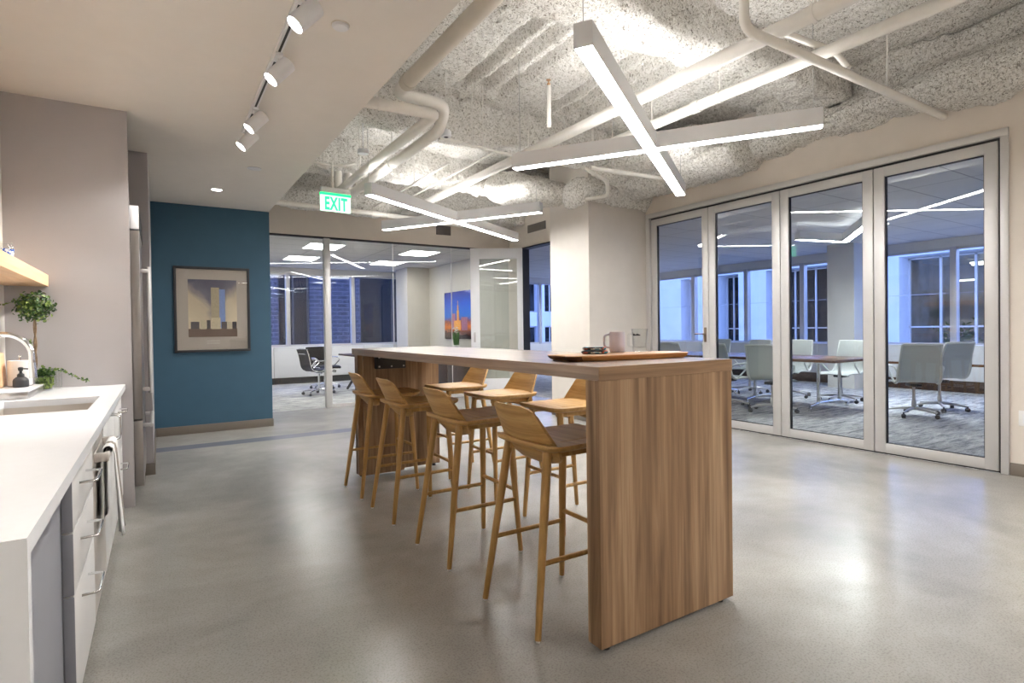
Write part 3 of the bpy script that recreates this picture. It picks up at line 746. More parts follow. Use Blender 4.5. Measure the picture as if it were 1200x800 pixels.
    MB().box(-.80, -.25, 3.235, 3.99, .10, z0-.18).box(-.262, -.25, 3.235, 3.99, .10, zt).build('body', M['grey_cab'], c)
    MB().box(-.80, -.30, 3.235, 3.99, 0, .10).build('toe_kick', M['soft_black'], c)
    for a, b, hy in ((3.238, 3.61, 3.58), (3.613, 3.988, 3.66)):
        d = MB().box(-.249, FX, a, b, .103, zt-.004, .001).build('door', M['drawer'], c)
        h = MB(); h.tube(bend([(FX, hy, .66), (FX+.045, hy, .666), (FX+.045, hy, .784), (FX, hy, .79)], .012, 4), .0045, 8); h.build('door_handle', M['chrome'], d, 60)
    drawers('drawer_cabinet', 'last drawer cabinet of the run, against the tall grey panel', 3.993, 4.742, (.10, .45, zt-.004), (4.30, 4.50), (.36, .72))
    # towel over the handle
    tw = MB(); rows = 26; cols = 15; P = []
    for j in range(cols):
        v = j/(cols-1); y = 2.81+.29*v; row = []
        for i in range(rows):
            u = i/(rows-1)
            if u < .42: s = (.42-u)/.42; z = .735-s*.30; x = -.201-.001*s
            elif u < .58: a = (u-.42)/.16*PI; z = .7365+.019*math.sin(a); x = -.182-.019*math.cos(a)
            else: s = (u-.58)/.42; z = .735-s*.355; x = -.161+.012*s
            drop = abs(u-.5)*2
            wv = .010*math.sin(v*15+1)*drop+.006*math.sin(v*27)*drop
            yy = 2.955+(y-2.955)*(1-.18*(1-drop))
            row.append((x+(abs(wv)+wv)*.7 if u > .5 else x, yy+.006*math.sin(9*u+3*v), z+.012*math.sin(v*6)*drop))
        P.append(row)
    tw.grid(P)
    for fc in tw.bm.faces:
        y = fc.calc_center_median().y
        fc.material_index = 1 if 2.90 < y < 2.96 else 0
    o = tw.build('dish_towel', [M['cloth'], M['cloth_grey']], None, 80)
    sd = o.modifiers.new('thickness', 'SOLIDIFY'); sd.thickness = .003; sd.offset = 1
    tag(o, 'white dish towel with a taupe stripe hung over the dishwasher handle', 'towel')
    # refrigerator
    r = thing('refrigerator', 'built in stainless steel refrigerator beyond the tall grey panel', 'refrigerator', (0, 0, 0))
    MB().box(-.80, -.165, 4.785, 5.735, .12, 2.125).build('body', M['soft_black'], r)
    m = MB(); m.box(-.164, -.100, 4.79, 5.73, 1.955, 2.12, .002); gr = m.build('grille', M['white_metal'], r)
    m = MB()
    for k in range(9): m.box(-.0995, -.096, 4.80, 5.72, 1.965+k*.017, 1.974+k*.017)
    m.build('louvre', M['soft_black'], gr)['kind'] = 'stuff'
    d = MB().box(-.164, -.100, 4.79, 5.73, .605, 1.945, .003).build('door', M['steel_dark'], r)
    m = MB(); m.box(-.101, -.045, 4.93, 4.955, 1.66, 1.69, .004).box(-.101, -.045, 4.93, 4.955, .79, .82, .004); m.tube([(-.05, 4.9425, .775), (-.05, 4.9425, 1.705)], .014, 12); m.build('door_handle', M['alu'], d)
    d = MB().box(-.164, -.100, 4.79, 5.73, .13, .592, .003).build('freezer_drawer', M['steel_dark'], r)
    m = MB(); m.box(-.101, -.045, 4.88, 4.905, .535, .56, .004).box(-.101, -.045, 5.60, 5.625, .535, .56, .004); m.tube([(-.05, 4.86, .5475), (-.05, 5.645, .5475)], .014, 12); m.build('drawer_handle', M['alu'], d)
    MB().box(-.80, -.18, 4.79, 5.73, 0, .12).build('toe_kick', M['steel_dark'], r)
    # floating shelf and cup
    o = MB().box(-.822, -.60, 2.4, 4.743, 1.530, 1.606, .0015, seg=1).build('wall_shelf', M['shelf']); tag(o, 'thick maple floating shelf above the counter', 'shelf')
    cpt = thing('glass_tumbler', 'blue patterned glass tumbler on the maple shelf', 'cup', (-.665, 3.86, 1.607))
    tb = NT('blue_flecks'); v = tb.coords(); n = tb.noise(v, 70, 2)
    n2 = tb.n('ShaderNodeSeparateXYZ'); tb.l(v, n2.inputs[0])
    c = tb.ramp(n, [(.48, (.62, .66, .70, 1)), (.54, (.03, .10, .42, 1))]); tb.bsdf(c, .15)
    m = MB(); m.lathe([(.028, 0), (.036, .004), (.040, .03), (.041, .062), (.036, .088), (.033, .088), (.038, .06), (.034, .008), (.001, .006)], 24); m.build('glass_body', M['glass_small'], cpt, 60)
    m = MB(); m.lathe([(.0365, .006), (.0405, .03), (.0415, .052)], 24, cap0=False, cap1=False); m.build('blue_band', tb.m, cpt, 60)
    # steel riser tray with things on it
    tr = thing('counter_riser', 'low white topped steel riser tray behind the sink', 'tray', (0, 0, 0))
    MB().box(-.81, -.607, 4.02, 4.50, CZ+.001, CZ+.037, .002).build('base', M['steel'], tr); MB().box(-.815, -.602, 4.015, 4.505, CZ+.037, CZ+.047, .003).build('top', M['quartz'], tr)
    zr = CZ+.0475
    so = thing('soap_dispenser', 'matte black pump soap bottle on the riser tray', 'bottle', (-.68, 4.30, zr), R(20))
    m = MB(); m.lathe([(.033, 0), (.037, .003), (.037, .036), (.034, .047), (.022, .058), (.014, .062)], 24); m.build('bottle', M['soft_black'], so, 50)
    m = MB(); m.lathe([(.0165, .058), (.0175, .062), (.0165, .074), (.012, .078), (.007, .082), (.007, .094), (.011, .096), (.013, .112), (.009, .116)], 18); m.tube([(0, 0, .108), (.035, 0, .104)], .004, 8); m.build('pump', M['black'], so, 50)
    pb = thing('cutting_board', 'pale maple cutting board leaning behind the paper towel roll', 'board', (-.775, 4.36, zr))
    m = MB(); m.box(-.009, .009, -.10, .10, 0, .20, .004, Matrix.Rotation(R(-4), 4, 'Y')); m.build('board', M['shelf'], pb)
    pt = thing('paper_towel_roll', 'white paper towel roll standing on the riser tray', 'paper towel', (-.70, 4.41, zr))
    m = MB(); m.lathe([(.055, .004), (.057, .007), (.057, .150), (.055, .152), (.02, .152)], 32); m.build('roll', M['paper'], pt, 40)
    m = MB(); m.lathe([(.058, 0), (.058, .0035)], 32); m.tube([(0, 0, 0), (0, 0, .172)], .005, 10); m.lathe([(.004, .170), (.009, .176), (.004, .184)], 12); m.build('holder', M['chrome'], pt, 50)
kitchen()

# ------------------------------------------------------------------ ivy topiary
def leaf(mb, p, s, nrm=None):
    n = Vector((random.gauss(0, 1), random.gauss(0, 1), random.gauss(0, 1))).normalized() if nrm is None else (nrm+Vector((random.gauss(0, .5), random.gauss(0, .5), random.gauss(0, .5)))).normalized()
    a = n.orthogonal().normalized(); a.rotate(Matrix.Rotation(random.random()*6.28, 3, n)); b = n.cross(a)
    o = [(-.5, 0, 0), (-.25, .42, .06), (.1, .30, .0), (.28, .40, .05), (.62, 0, -.06), (.28, -.40, .05), (.1, -.30, 0), (-.25, -.42, .06)]
    t = mb.bm; vs = [t.verts.new(p+a*x*s+b*y*s+n*z*s) for x, y, z in o]; c = t.verts.new(p-n*s*.05)
    for k in range(8):
        f = t.faces.new((c, vs[k], vs[(k+1) % 8])); f.material_index = mb.mi
def topiary():
    t = thing('potted_ivy', 'ivy topiary with ball crown and trailing vine in a glass pot', 'plant', (-.615, 4.575, CZ))
    m = MB(); m.lathe([(.040, 0), (.045, .004), (.046, .10), (.043, .10), (.042, .008), (.001, .006)], 24); m.build('pot', M['glass_small'], t, 60)
    m = MB(); m.lathe([(.020, .008), (.0405, .010), (.0405, .085), (.02, .092), (.001, .092)], 24); m.build('soil', M['soil'], t, 60)
    for k in range(2):
        m = MB(); pts = [(-.035+.0045*math.cos(z*30+k*PI), .0045*math.sin(z*30+k*PI), .08+z) for z in [.37*i/30 for i in range(31)]]
        m.tube(pts, .005, 8); m.build('trunk', M['trunk'], t, 60)
    c = Vector((-.035, 0, .528)); m = MB()
    for k in range(640):
        d = Vector((random.gauss(0, 1), random.gauss(0, 1), random.gauss(0, 1))).normalized()
        p = c+Vector((d.x*.106, d.y*.106, d.z*.100))*(random.random()**.35)*random.uniform(.8, 1.12); m.mi = 1 if random.random() < .3 else 0
        leaf(m, p, random.uniform(.014, .026), d)
    for k in range(14):
        leaf(m, c+Vector((-.09-.007*k*.8, .01*random.random(), .03-.002*k+.01*random.random())), .016)
    for k in range(10): leaf(m, Vector((-.07+.02*random.random(), random.uniform(-.02, .02), .27+.05*random.random())), .018)
    m.build('crown', [M['leaf'], M['leaf2']], t, 0)
    m = MB()
    for k in range(240):
        a = random.random()*6.28; r = .052*random.random()**.5
        p = Vector((r*math.cos(a), r*math.sin(a), .095+random.uniform(0, .055)*(1-r/.08))); m.mi = 1 if random.random() < .35 else 0
        leaf(m, p, random.uniform(.014, .024))
    for k in range(60):
        a = random.uniform(-1.9, .3); p = Vector((.048*math.cos(a), .048*math.sin(a), random.uniform(.02, .09))); m.mi = 1
        leaf(m, p, random.uniform(.012, .02), Vector((math.cos(a), math.sin(a), 0)))
    m.build('undergrowth', [M['leaf'], M['leaf2']], t, 0)
    m = MB(); path = [(0, 0, .13), (.05, -.005, .135), (.10, -.01, .12), (.15, -.015, .085), (.20, -.02, .055), (.235, -.02, .045)]
    pts = bend(path, .02, 4); m.tube(pts, .0015, 6)
    for p in pts:
        for q in range(2):
            m.mi = 1 if random.random() < .6 else 0; leaf(m, Vector(p)+Vector((random.uniform(-.01, .01), random.uniform(-.01, .01), random.uniform(-.008, .012))), random.uniform(.012, .02))
    m.build('vine', [M['leaf'], M['leaf2']], t, 0)
    v = thing('glass_vase', 'narrow clear glass vase beside the ivy pot', 'vase', (-.555, 4.66, CZ))
    m = MB(); m.lathe([(.022, 0), (.024, .004), (.024, .115), (.022, .115), (.0215, .012), (.001, .01)], 24); m.build('vase_body', M['glass_small'], v, 60)
    MB().lathe([(.0235, .118), (.0245, .120), (.0245, .126), (.0235, .128)], 24).build('lid', M['chrome'], v, 60)
topiary()

# ================================================================== framed print on the teal wall
def framed_print():
    t = thing('framed_print', 'black framed print of a tower on the teal wall', 'picture', (.58, 7.80, 1.50))
    w, h = .412, .518
    m = MB(); s = .028
    m.box(-w, w, -.035, -.001, h-s, h, .002).box(-w, w, -.035, -.001, -h, -h+s, .002).box(-w, -w+s, -.035, -.001, -h+s, h-s, .002).box(w-s, w, -.035, -.001, -h+s, h-s, .002)
    m.build('frame', M['soft_black'], t)
    mat = simple('taupe_mount', (.50, .43, .375, 1), .8, var=.02)
    MB().box(-w+s, w-s, -.012, -.002, -h+s, h-s).build('mount', mat, t)
    # printed image, built as thin layers of ink colour
    sky = NT('print_sky'); v = sky.coords(); sx = sky.n('ShaderNodeSeparateXYZ'); sky.l(v, sx.inputs[0])
    nz = sky.noise(v, 3.2, 4, .55, .5)
    gr = sky.n('ShaderNodeMapRange'); sky.l(sx.outputs[2], gr.inputs['Value']); gr.inputs['From Min'].default_value = -.25; gr.inputs['From Max'].default_value = .37
    ad = sky.n('ShaderNodeMath', operation='ADD'); sky.l(gr.outputs[0], ad.inputs[0])
    mu = sky.n('ShaderNodeMath', operation='MULTIPLY_ADD'); sky.l(nz, mu.inputs[0]); mu.inputs[1].default_value = .9; mu.inputs[2].default_value = -.45; sky.l(mu.outputs[0], ad.inputs[1])
    ab = sky.n('ShaderNodeMath', operation='ABSOLUTE'); sky.l(sx.outputs[0], ab.inputs[0])
    sd = sky.n('ShaderNodeMath', operation='MULTIPLY_ADD'); sky.l(ab.outputs[0], sd.inputs[0]); sd.inputs[1].default_value = -1.7; sd.inputs[2].default_value = .28
    a2 = sky.n('ShaderNodeMath', operation='ADD'); sky.l(ad.outputs[0], a2.inputs[0]); sky.l(sd.outputs[0], a2.inputs[1])
    sky.bsdf(sky.ramp(a2.outputs[0], [(.1, srgb(226, 208, 178)), (.5, srgb(205, 186, 160)), (.78, srgb(108, 104, 122)), (1, srgb(84, 82, 104))]), .5)
    MB().box(-.265, .265, -.0135, -.012, -.335, .365).build('print_sky', sky.m, t)
    q = MB()
    q.mi = 0; q.box(-.02, .07, -.0145, -.0135, -.23, .27)
    q.mi = 1; q.box(.07, .135, -.0145, -.0135, -.23, .25)
    q.mi = 2; q.box(-.265, .265, -.0142, -.0135, -.335, -.235)
    q.mi = 3
    for a, b, z in ((-.24, -.15, -.15), (-.07, -.03, -.13), (.09, .15, -.15), (.21, .26, -.15)): q.box(a, b, -.0146, -.0142, -.235, z)
    q.mi = 4
    for a, b, z in ((-.14, -.08, -.13), (-.02, .08, -.10), (.15, .21, -.15)): q.box(a, b, -.0147, -.0142, -.24, z)
    q.mi = 2; q.box(-.265, .265, -.0148, -.0142, -.335, -.29)
    ink = lambda n, c: simple('ink_'+n, srgb(*c), .5, var=.15, vscale=60)
    q.build('print_tower', [ink('tan', (176, 160, 132)), ink('blue', (120, 146, 206)), ink('brown', (98, 72, 60)), ink('dark', (64, 56, 62)), ink('cream', (206, 190, 160))], t)
    cp = MB()
    for r, z in ((0, -.385), (1, -.413)):
        x = -.07
        while x < .07:
            wd = random.uniform(.006, .012); cp.box(x, x+wd, -.0128, -.012, z-.008, z+.008); x += wd+.004
    cp.build('caption', simple('caption_ink', (.62, .57, .52, 1), .6), t)['kind'] = 'stuff'
    MB().box(-w+s, w-s, -.022, -.020, -h+s, h-s).build('glazing', M['glass_small'], t)
framed_print()

# ================================================================== ceiling fittings
def pendant(lab, A, B, zb, dz, top=None, lamps=('lamp', 'lamp_up')):
    """two crossed linear bars; A and B are ((x,y),(x,y)) bar ends at bottom height zb"""
    c = (Vector((*A[0], 0))+Vector((*A[1], 0)))/2
    t = thing('pendant_light', lab, 'lamp', (c.x, c.y, zb), 0, 'crossed linear pendant lights')
    for k, (p, q) in enumerate((A, B)):
        p = Vector((*p, 0))-Vector((c.x, c.y, 0)); q = Vector((*q, 0))-Vector((c.x, c.y, 0))
        d = q-p; L = d.length; mat = Matrix.Translation((p+q)/2+Vector((0, 0, dz*k))) @ Matrix.Rotation(math.atan2(d.y, d.x), 4, 'Z')
        w = .05; h = .128
        m = MB(); m.box(-L/2, L/2, -w, -w+.004, 0, h, 0, mat).box(-L/2, L/2, w-.004, w, 0, h, 0, mat).box(-L/2, -L/2+.004, -w, w, 0, h, 0, mat).box(L/2-.004, L/2, -w, w, 0, h, 0, mat)
        m.box(-L/2, L/2, -w, w, h*.5, h*.55, 0, mat)
        b = m.build('bar', M['white_metal'], t)
        MB().box(-L/2+.004, L/2-.004, -w+.004, w-.004, .004, .012, 0, mat).build('diffuser', M[lamps[0]], b)
        MB().box(-L/2+.004, L/2-.004, -w+.004, w-.004, h-.008, h-.001, 0, mat).build('uplight', M[lamps[1]], b)
        for e in ((p, q)):
            e2 = e.lerp((p+q)/2, .004 if k == 0 else .05)
            MB().tube([(e2.x, e2.y, h*.5+dz*k), (e2.x, e2.y, (top or DK)-zb)], .0028, 6).build('cable', M['steel'], t)
PZ = 2.63
pendant('near crossed pendant light with two glowing white bars above the table', ((1.843, 2.21), (4.82, 4.17)), ((2.715, 4.23), (4.065, 2.22)), PZ, .004)
pendant('far crossed pendant light with two glowing white bars near the exit sign', ((1.883, 5.76), (4.90, 7.61)), ((2.735, 7.70), (4.00, 5.63)), PZ, .004)
pendant('added unseen crossed pendant light behind the viewer, filling the near end of the room', ((1.95, -2.2), (4.85, -.3)), ((2.7, -.2), (4.05, -2.25)), PZ, .004)  # unseen fixture, added to lift the light in the room

def spot_light(name, parent, loc, target, power, size, blend, rad=.03, col=(1, .965, .91)):
    l = bpy.data.lights.new(name, 'SPOT'); l.energy = power; l.spot_size = R(size); l.spot_blend = blend; l.shadow_soft_size = rad; l.color = col
    o = bpy.data.objects.new(name, l); COL.objects.link(o); o.parent = parent; o.location = loc
    o.rotation_euler = (Vector(target)-Vector(loc)).to_track_quat('-Z', 'Y').to_euler(); return o
def fittings():
    o = MB().box(.567, .603, -1.2, 4.72, SOF-.030, SOF-.0005, .003).build('track_rail', M['white_metal']); tag(o, 'white lighting track fixed under the dropped ceiling', 'track')
    gm = MB().box(.579, .591, -1.19, 4.71, SOF-.0315, SOF-.029); gm.build('track_slot', M['alu_dark'], o)
    heads = ((2.66, 'nearest white track spotlight, cut by the top of the photo'), (3.30, 'second white track spotlight from the viewer'), (4.17, 'third white track spotlight from the viewer'), (4.60, 'last white track spotlight at the far end of the track'), (1.4, 'added white track spotlight above the near end of the counter, out of frame'), (.2, 'added unseen white track spotlight behind the viewer'))  # last two heads are unseen, added for more light on the kitchen side
    for y, lab in heads:
        t = thing('track_spotlight', lab, 'spotlight', (.585, y, SOF-.031), 0, 'spotlights along the ceiling track')
        MB().box(-.02, .02, -.05, .05, -.018, -.0005, .004).build('adapter', M['white_metal'], t)
        MB().tube([(0, 0, -.016), (0, 0, -.045)], .008, 10).build('stem', M['white_metal'], t)
        d = Vector((-.66, -.02, -.75)).normalized(); c = Vector((.01, 0, -.085)); q = Vector((0, 0, 1)).rotation_difference(d).to_matrix().to_4x4(); mt = Matrix.Translation(c) @ q
        m = MB(); m.lathe([(.036, -.075), (.043, -.07), (.043, .075), (.039, .075), (.037, .055)], 28, cap1=False, mat=mt); b = m.build('spot_body', M['white_metal'], t, 40)
        MB().lathe([(.0372, .050), (.0372, .056)], 24, mat=mt).build('spot_lens', M['spot_lamp'], b)
        spot_light('spot_beam', t, c+d*.09, c+d*1.0, 38, 62, .7)
    for x, y, lab in ((.568, 6.837, 'recessed downlight near the teal wall, left of the pair'), (.80, 5.79, 'small unlit recessed downlight right of the lit one')):
        t = thing('recessed_downlight', lab, 'downlight', (x, y, SOF))
        MB().lathe([(.062, -.0005), (.064, -.005), (.05, -.006), (.048, -.0005)], 28, cap0=False, cap1=False).build('trim_ring', M['white_metal'], t, 50)
        MB().lathe([(.048, -.004), (.048, -.001)], 24).build('lens', M['down_lamp'] if x < .7 else M['white_metal'], t)
        if x < .7: spot_light('down_beam', t, (0, 0, -.012), (0, 0, -1), 18, 120, .9, .04)
    t = thing('ceiling_sensor', 'white round ceiling sensor disc near the soffit edge', 'sensor', (.81, 2.87, SOF))
    MB().lathe([(.042, 0), (.042, -.012), (.036, -.018), (.001, -.020)], 28).build('disc', M['white_metal'], t, 40)
    MB().lathe([(.046, 0), (.046, -.003), (.042, -.004)], 28).build('rim', M['pipe_cream'], t, 40)
    # exit sign
    e = thing('exit_sign', 'green and white illuminated exit sign hanging from the ceiling', 'sign', (1.61, 6.0, 2.47), R(4))
    MB().box(-.16, .16, -.012, .012, 0, .185, .002).build('sign_panel', M['exit_face'], e)
    MB().box(-.162, .162, -.02, .02, .165, .19, .002).build('green_top', emis('exit_green_glow', (.02, .9, .2, 1), .8), e)
    MB().box(-.155, .155, -.03, .03, .19, .245, .004).build('housing', M['white_metal'], e)
    MB().tube([(-.03, 0, .244), (-.03, 0, .50)], .012, 10).build('stem', M['pipe'], e, 50)
    cu = bpy.data.curves.new('exit_text', 'FONT'); cu.body = 'EXIT'; cu.size = .185; cu.align_x = 'CENTER'; cu.extrude = .002; cu.offset = .006; cu.space_character = 1.12
    tmp = bpy.data.objects.new('exit_text', cu); COL.objects.link(tmp)
    me = bpy.data.meshes.new_from_object(tmp.evaluated_get(bpy.context.evaluated_depsgraph_get())); bpy.data.objects.remove(tmp)
    me.materials.clear(); me.materials.append(M['exit_green'])
    lt = bpy.data.objects.new('lettering', me); COL.objects.link(lt); lt.parent = e; lt.location = (0, -.0135, .018); lt.rotation_euler = (PI/2, 0, 0); lt.scale = (.58, 1, 1)
    # hanging detector
    t = thing('hanging_detector', 'grey cylinder detector hanging on a thin rod', 'detector', (2.26, 4.66, 2.97))
    MB().lathe([(.03, 0), (.046, .004), (.046, .055), (.042, .06)], 24).build('body', M['white_metal'], t, 40)
    MB().lathe([(.012, -.006), (.022, 0)], 16).build('lens', M['soft_black'], t, 40)
    MB().tube([(0, 0, .058), (0, 0, DK-2.97)], .004, 8).build('rod', M['pipe'], t)
    # vents
    for nm, lab, bx, ax in (('air_vent', 'dark grey air vent in the wall above the far glass', (4.19, 4.47, YG-.055, YG-.041, 2.90, 3.06), 0), ('air_vent', 'dark slotted air vent above the doorway beside the pier', (XW-.015, XW-.001, 7.9, 8.45, 2.94, 3.08), 1)):
        t = thing(nm, lab, 'vent', (0, 0, 0))
        MB().box(*bx, .003).build('vent_frame', simple('vent_grey', (.16, .15, .145, 1), .6), t)
        m = MB(); x0, x1, y0, y1, z0, z1 = bx; n = 8
        for k in range(n):
            z = z0+.012+(z1-z0-.024)*k/(n-1)
            if ax == 0: m.box(x0+.01, x1-.01, y0-.004, y0, z-.003, z+.003)
            else: m.box(x0-.004, x0, y0+.01, y1-.01, z-.003, z+.003)
        m.build('vent_slat', M['baseboard'], t)['kind'] = 'stuff'
    o = MB().box(XW-.008, XW-.0005, 1.525, 1.60, .40, .52, .002).build('wall_outlet', M['white_cer']); tag(o, 'white wall outlet at the right edge, low on the beige wall', 'outlet')
    MB().box(XW-.0095, XW-.0078, 1.55, 1.575, .425, .495, .002).build('outlet_face', M['white_metal'], o)
fittings()

# ================================================================== exposed pipes
def pipes():
    def pipe(name, lab, paths, r, mat='pipe', hangers=(), rad=.07, couplings=(), cat='pipe'):
        t = thing(name, lab, cat, paths[0][0])
        o = Vector(paths[0][0])
        m = MB()
        for p in paths: m.tube([Vector(q)-o for q in bend(p, rad)], r, 14)
        m.build('pipe_run', M[mat], t, 60)
        for (x, y, z) in hangers:
            h = MB(); h.tube([Vector((x, y, z+r+.01))-o, Vector((x, y, DK+.01))-o], .006, 6)
            ring = [(r+.006)*1.0]*2
            d = Vector((paths[0][1][0]-paths[0][0][0], paths[0][1][1]-paths[0][0][1], 0)).normalized()
            h.tube([Vector((x, y, z))-o-d*.012, Vector((x, y, z))-o+d*.012], r+.006, 14)
            h.build('hanger', M['pipe'], t, 60)
        for (a, b, rr) in couplings:
            MB().tube([Vector(a)-o, Vector(b)-o], rr, 16).build('coupling', M[mat], t, 60)
        return t
    z = 3.10
    pipe('sprinkler_pipe', 'thick white main pipe running deep above the near pendant, left of the pair', [[(3.40, -1, z), (3.40, 8.6, z)]], .052, hangers=((3.40, 5.0, z), (3.40, 1.9, z), (3.40, 7.2, z)), couplings=(((3.40, 5.15, z), (3.40, 5.25, z), .06),))
    pipe('sprinkler_pipe', 'thick white pipe running deep, right of the pair above the near pendant', [[(3.95, -1, z), (3.95, 5.1, z)]], .045, hangers=((3.95, 3.0, z), (3.95, 3.75, z), (3.95, 4.6, z)), couplings=(((3.95, 3.2, z), (3.95, 3.28, z), .052),))
    pipe('branch_pipe', 'slim white pipe crossing to the beige wall above the folding doors', [[(2.98, 2.09, 3.5), (2.98, 2.09, 2.975), (XW-.002, 2.09, 2.975)]], .030, hangers=((4.72, 2.09, 2.975),), rad=.09)
    pipe('branch_pipe', 'short white elbow pipe dropping between the thick pair', [[(3.47, 2.24, 3.185), (4.18, 2.19, 3.185), (4.18, 2.10, 3.03)]], .022, rad=.06)
    t = pipe('drop_pipe', 'short vertical white drop pipe with brass sprinkler head', [[(3.05, 4.15, 3.42), (3.05, 4.15, 3.05)]], .02, couplings=())
    MB().lathe([(.016, 0), (.016, .02), (.007, .024), (.007, .05), (.022, .05), (.022, .054)], 12).build('sprinkler_head', M['copper'], t)
    # along the soffit and the jog left of the far pendant
    pipe('duct_pipe', 'thick cream pipe running along the edge of the dropped ceiling', [[(1.66, -1, 3.12), (1.66, 4.12, 3.12)]], .058, 'pipe_cream', hangers=((1.66, 2.2, 3.12), (1.66, .3, 3.12)), couplings=(((1.66, 4.04, 3.12), (1.66, 4.10, 3.12), .063),))
    pipe('chilled_pipe', 'white insulated pipe with the lower elbow, jogging left of the far pendant', [[(1.25, 4.30, 2.99), (1.97, 4.26, 2.99), (1.97, 7.2, 2.99), (1.97, 7.2, 3.4)]], .046, rad=.06, hangers=((1.97, 6.3, 2.99), (1.5, 4.285, 2.99)))
    pipe('chilled_pipe', 'white insulated pipe with the upper elbow that drops and jogs beside its twin', [[(1.66, 4.13, 3.12), (1.66, 4.32, 3.12), (2.10, 4.34, 3.12), (2.13, 4.52, 2.97), (2.13, 7.3, 2.97), (2.13, 7.3, 3.4)]], .05, rad=.09, hangers=((2.13, 5.7, 2.97), (2.13, 6.8, 2.97)))
    pipe('conduit', 'thin white conduit crossing in front of the far sprayed beam', [[(2.24, 4.76, 2.99), (3.15, 4.90, 3.0)]], .016, hangers=((2.75, 4.84, 2.995), (2.62, 4.82, 2.995)))
    pipe('conduit', 'thin white conduit running back above the thick main pipe', [[(3.22, 4.98, 3.12), (3.22, 5.2, 3.19), (3.22, 8.0, 3.19)]], .012)
    pipe('conduit', 'thin white conduit running back left of the main pipe', [[(2.75, 5.6, 3.05), (2.75, 8.3, 3.05)]], .014, hangers=((2.75, 6.6, 3.05),))
    pipe('cross_pipe', 'white pipe crossing low behind the far pendant', [[(1.26, 7.80, 2.90), (1.62, 7.82, 2.90), (2.3, 7.86, 2.90), (5.0, 8.18, 2.90)]], .035, rad=.06, hangers=((2.4, 7.872, 2.90), (3.9, 8.05, 2.90)), couplings=(((4.1, 8.073, 2.90), (4.2, 8.085, 2.90), .044), ((2.62, 7.898, 2.90), (2.72, 7.91, 2.90), .044)))
    pipe('cross_pipe', 'white conduit pipe crossing above the exit sign', [[(1.26, 6.05, 2.97), (1.66, 6.05, 2.97), (1.82, 5.95, 3.0)]], .016, rad=.06, hangers=((1.5, 6.05, 2.97),))
    pipe('cross_pipe', 'white pipe rising into the sprayed ducts beside the pier', [[(4.15, 5.0, 3.05), (4.6, 5.1, 2.98), (4.75, 5.25, 2.84), (4.60, 5.5, 2.84)]], .025, rad=.08, hangers=((4.35, 5.044, 3.02),))
    pipe('cross_pipe', 'slim white pipe crossing toward the left folding doors', [[(4.0, 4.7, 2.95), (XW-.3, 4.55, 2.93)]], .024, hangers=((4.3, 4.67, 2.946),))
    o = MB().box(1.225, 1.30, 3.72, 3.90, 2.99, 3.06, .006).build('junction_box', M['white_metal']); tag(o, 'small white junction box at the edge of the dropped ceiling', 'junction box')
    # hanger rods
    for k, (x, y, z0) in enumerate(((2.30, 5.0, 2.98),)):
        pass
    o = MB().lathe([(.05, 0), (.055, .01), (.055, .04), (.02, .05)], 20, (1.74, 5.45, 2.95)).tube([(1.74, 5.45, 2.995), (1.74, 5.45, DK)], .004, 8).build('ceiling_speaker', M['white_metal']); tag(o, 'white round hanger plate above the exit sign', 'hanger')
pipes()

# ================================================================== office chairs
def star_base(t, rad, mat, spokes=5, hgt=.09, sub='caster', rot=0):
    m = MB(); m.tube([(0, 0, hgt-.01), (0, 0, .20)], .026, 14)
    for k in range(spokes):
        a = 2*PI*k/spokes+rot
        m.tube([(.02*math.cos(a), .02*math.sin(a), hgt+.012), (rad*.6*math.cos(a), rad*.6*math.sin(a), hgt), (rad*math.cos(a), rad*math.sin(a), hgt-.02)], [.020, .016, .012], 10)
    m.build('base', mat, t, 50)
    for k in range(spokes):
        a = 2*PI*k/spokes+rot; x, y = rad*math.cos(a), rad*math.sin(a)
        q = Matrix.Translation((x, y, .027)) @ Matrix.Rotation(a+.6, 4, 'Z') @ Matrix.Rotation(PI/2, 4, 'X')
        m = MB(); m.lathe([(.020, -.022), (.027, -.018), (.027, -.004), (.018, -.003), (.018, .003), (.027, .004), (.027, .018), (.020, .022)], 18, mat=q); m.tube([(x, y, .03), (x, y, .075)], .008, 8)
        m.build(sub, M['soft_black'], t, 50)
def sweep_profile(prof, hw, th):
    """closed loft: profile (x,z) swept over half width hw(k), thickness th"""
    rings = []; n = len(prof)
    for i, (x, z) in enumerate(prof):
        a = Vector(prof[max(0, i-1)]); b = Vector(prof[min(n-1, i+1)]); d = (b-a).normalized(); nn = Vector((-d.y, d.x)); w = hw(i/(n-1)); c = 9
        f, bk = [], []
        for j in range(c):
            y = -1+2*j/(c-1); dip = .012*(1-y*y)
            f.append((x+nn.x*(th/2-dip), y*w, z+nn.y*(th/2-dip))); bk.append((x-nn.x*(th/2+dip), y*w, z-nn.y*(th/2+dip)))
        rings.append(f+bk[::-1])
    return rings
def smooth_poly(pts, n):
    P = np.array(pts, float); d = np.r_[0, np.cumsum(np.linalg.norm(np.diff(P, axis=0), axis=1))]
    t = np.linspace(0, d[-1], n); Q = np.stack([np.interp(t, d, P[:, k]) for k in range(P.shape[1])], 1)
    for _ in range(3): Q[1:-1] = (Q[:-2]+2*Q[1:-1]+Q[2:])/4
    return [tuple(q) for q in Q]
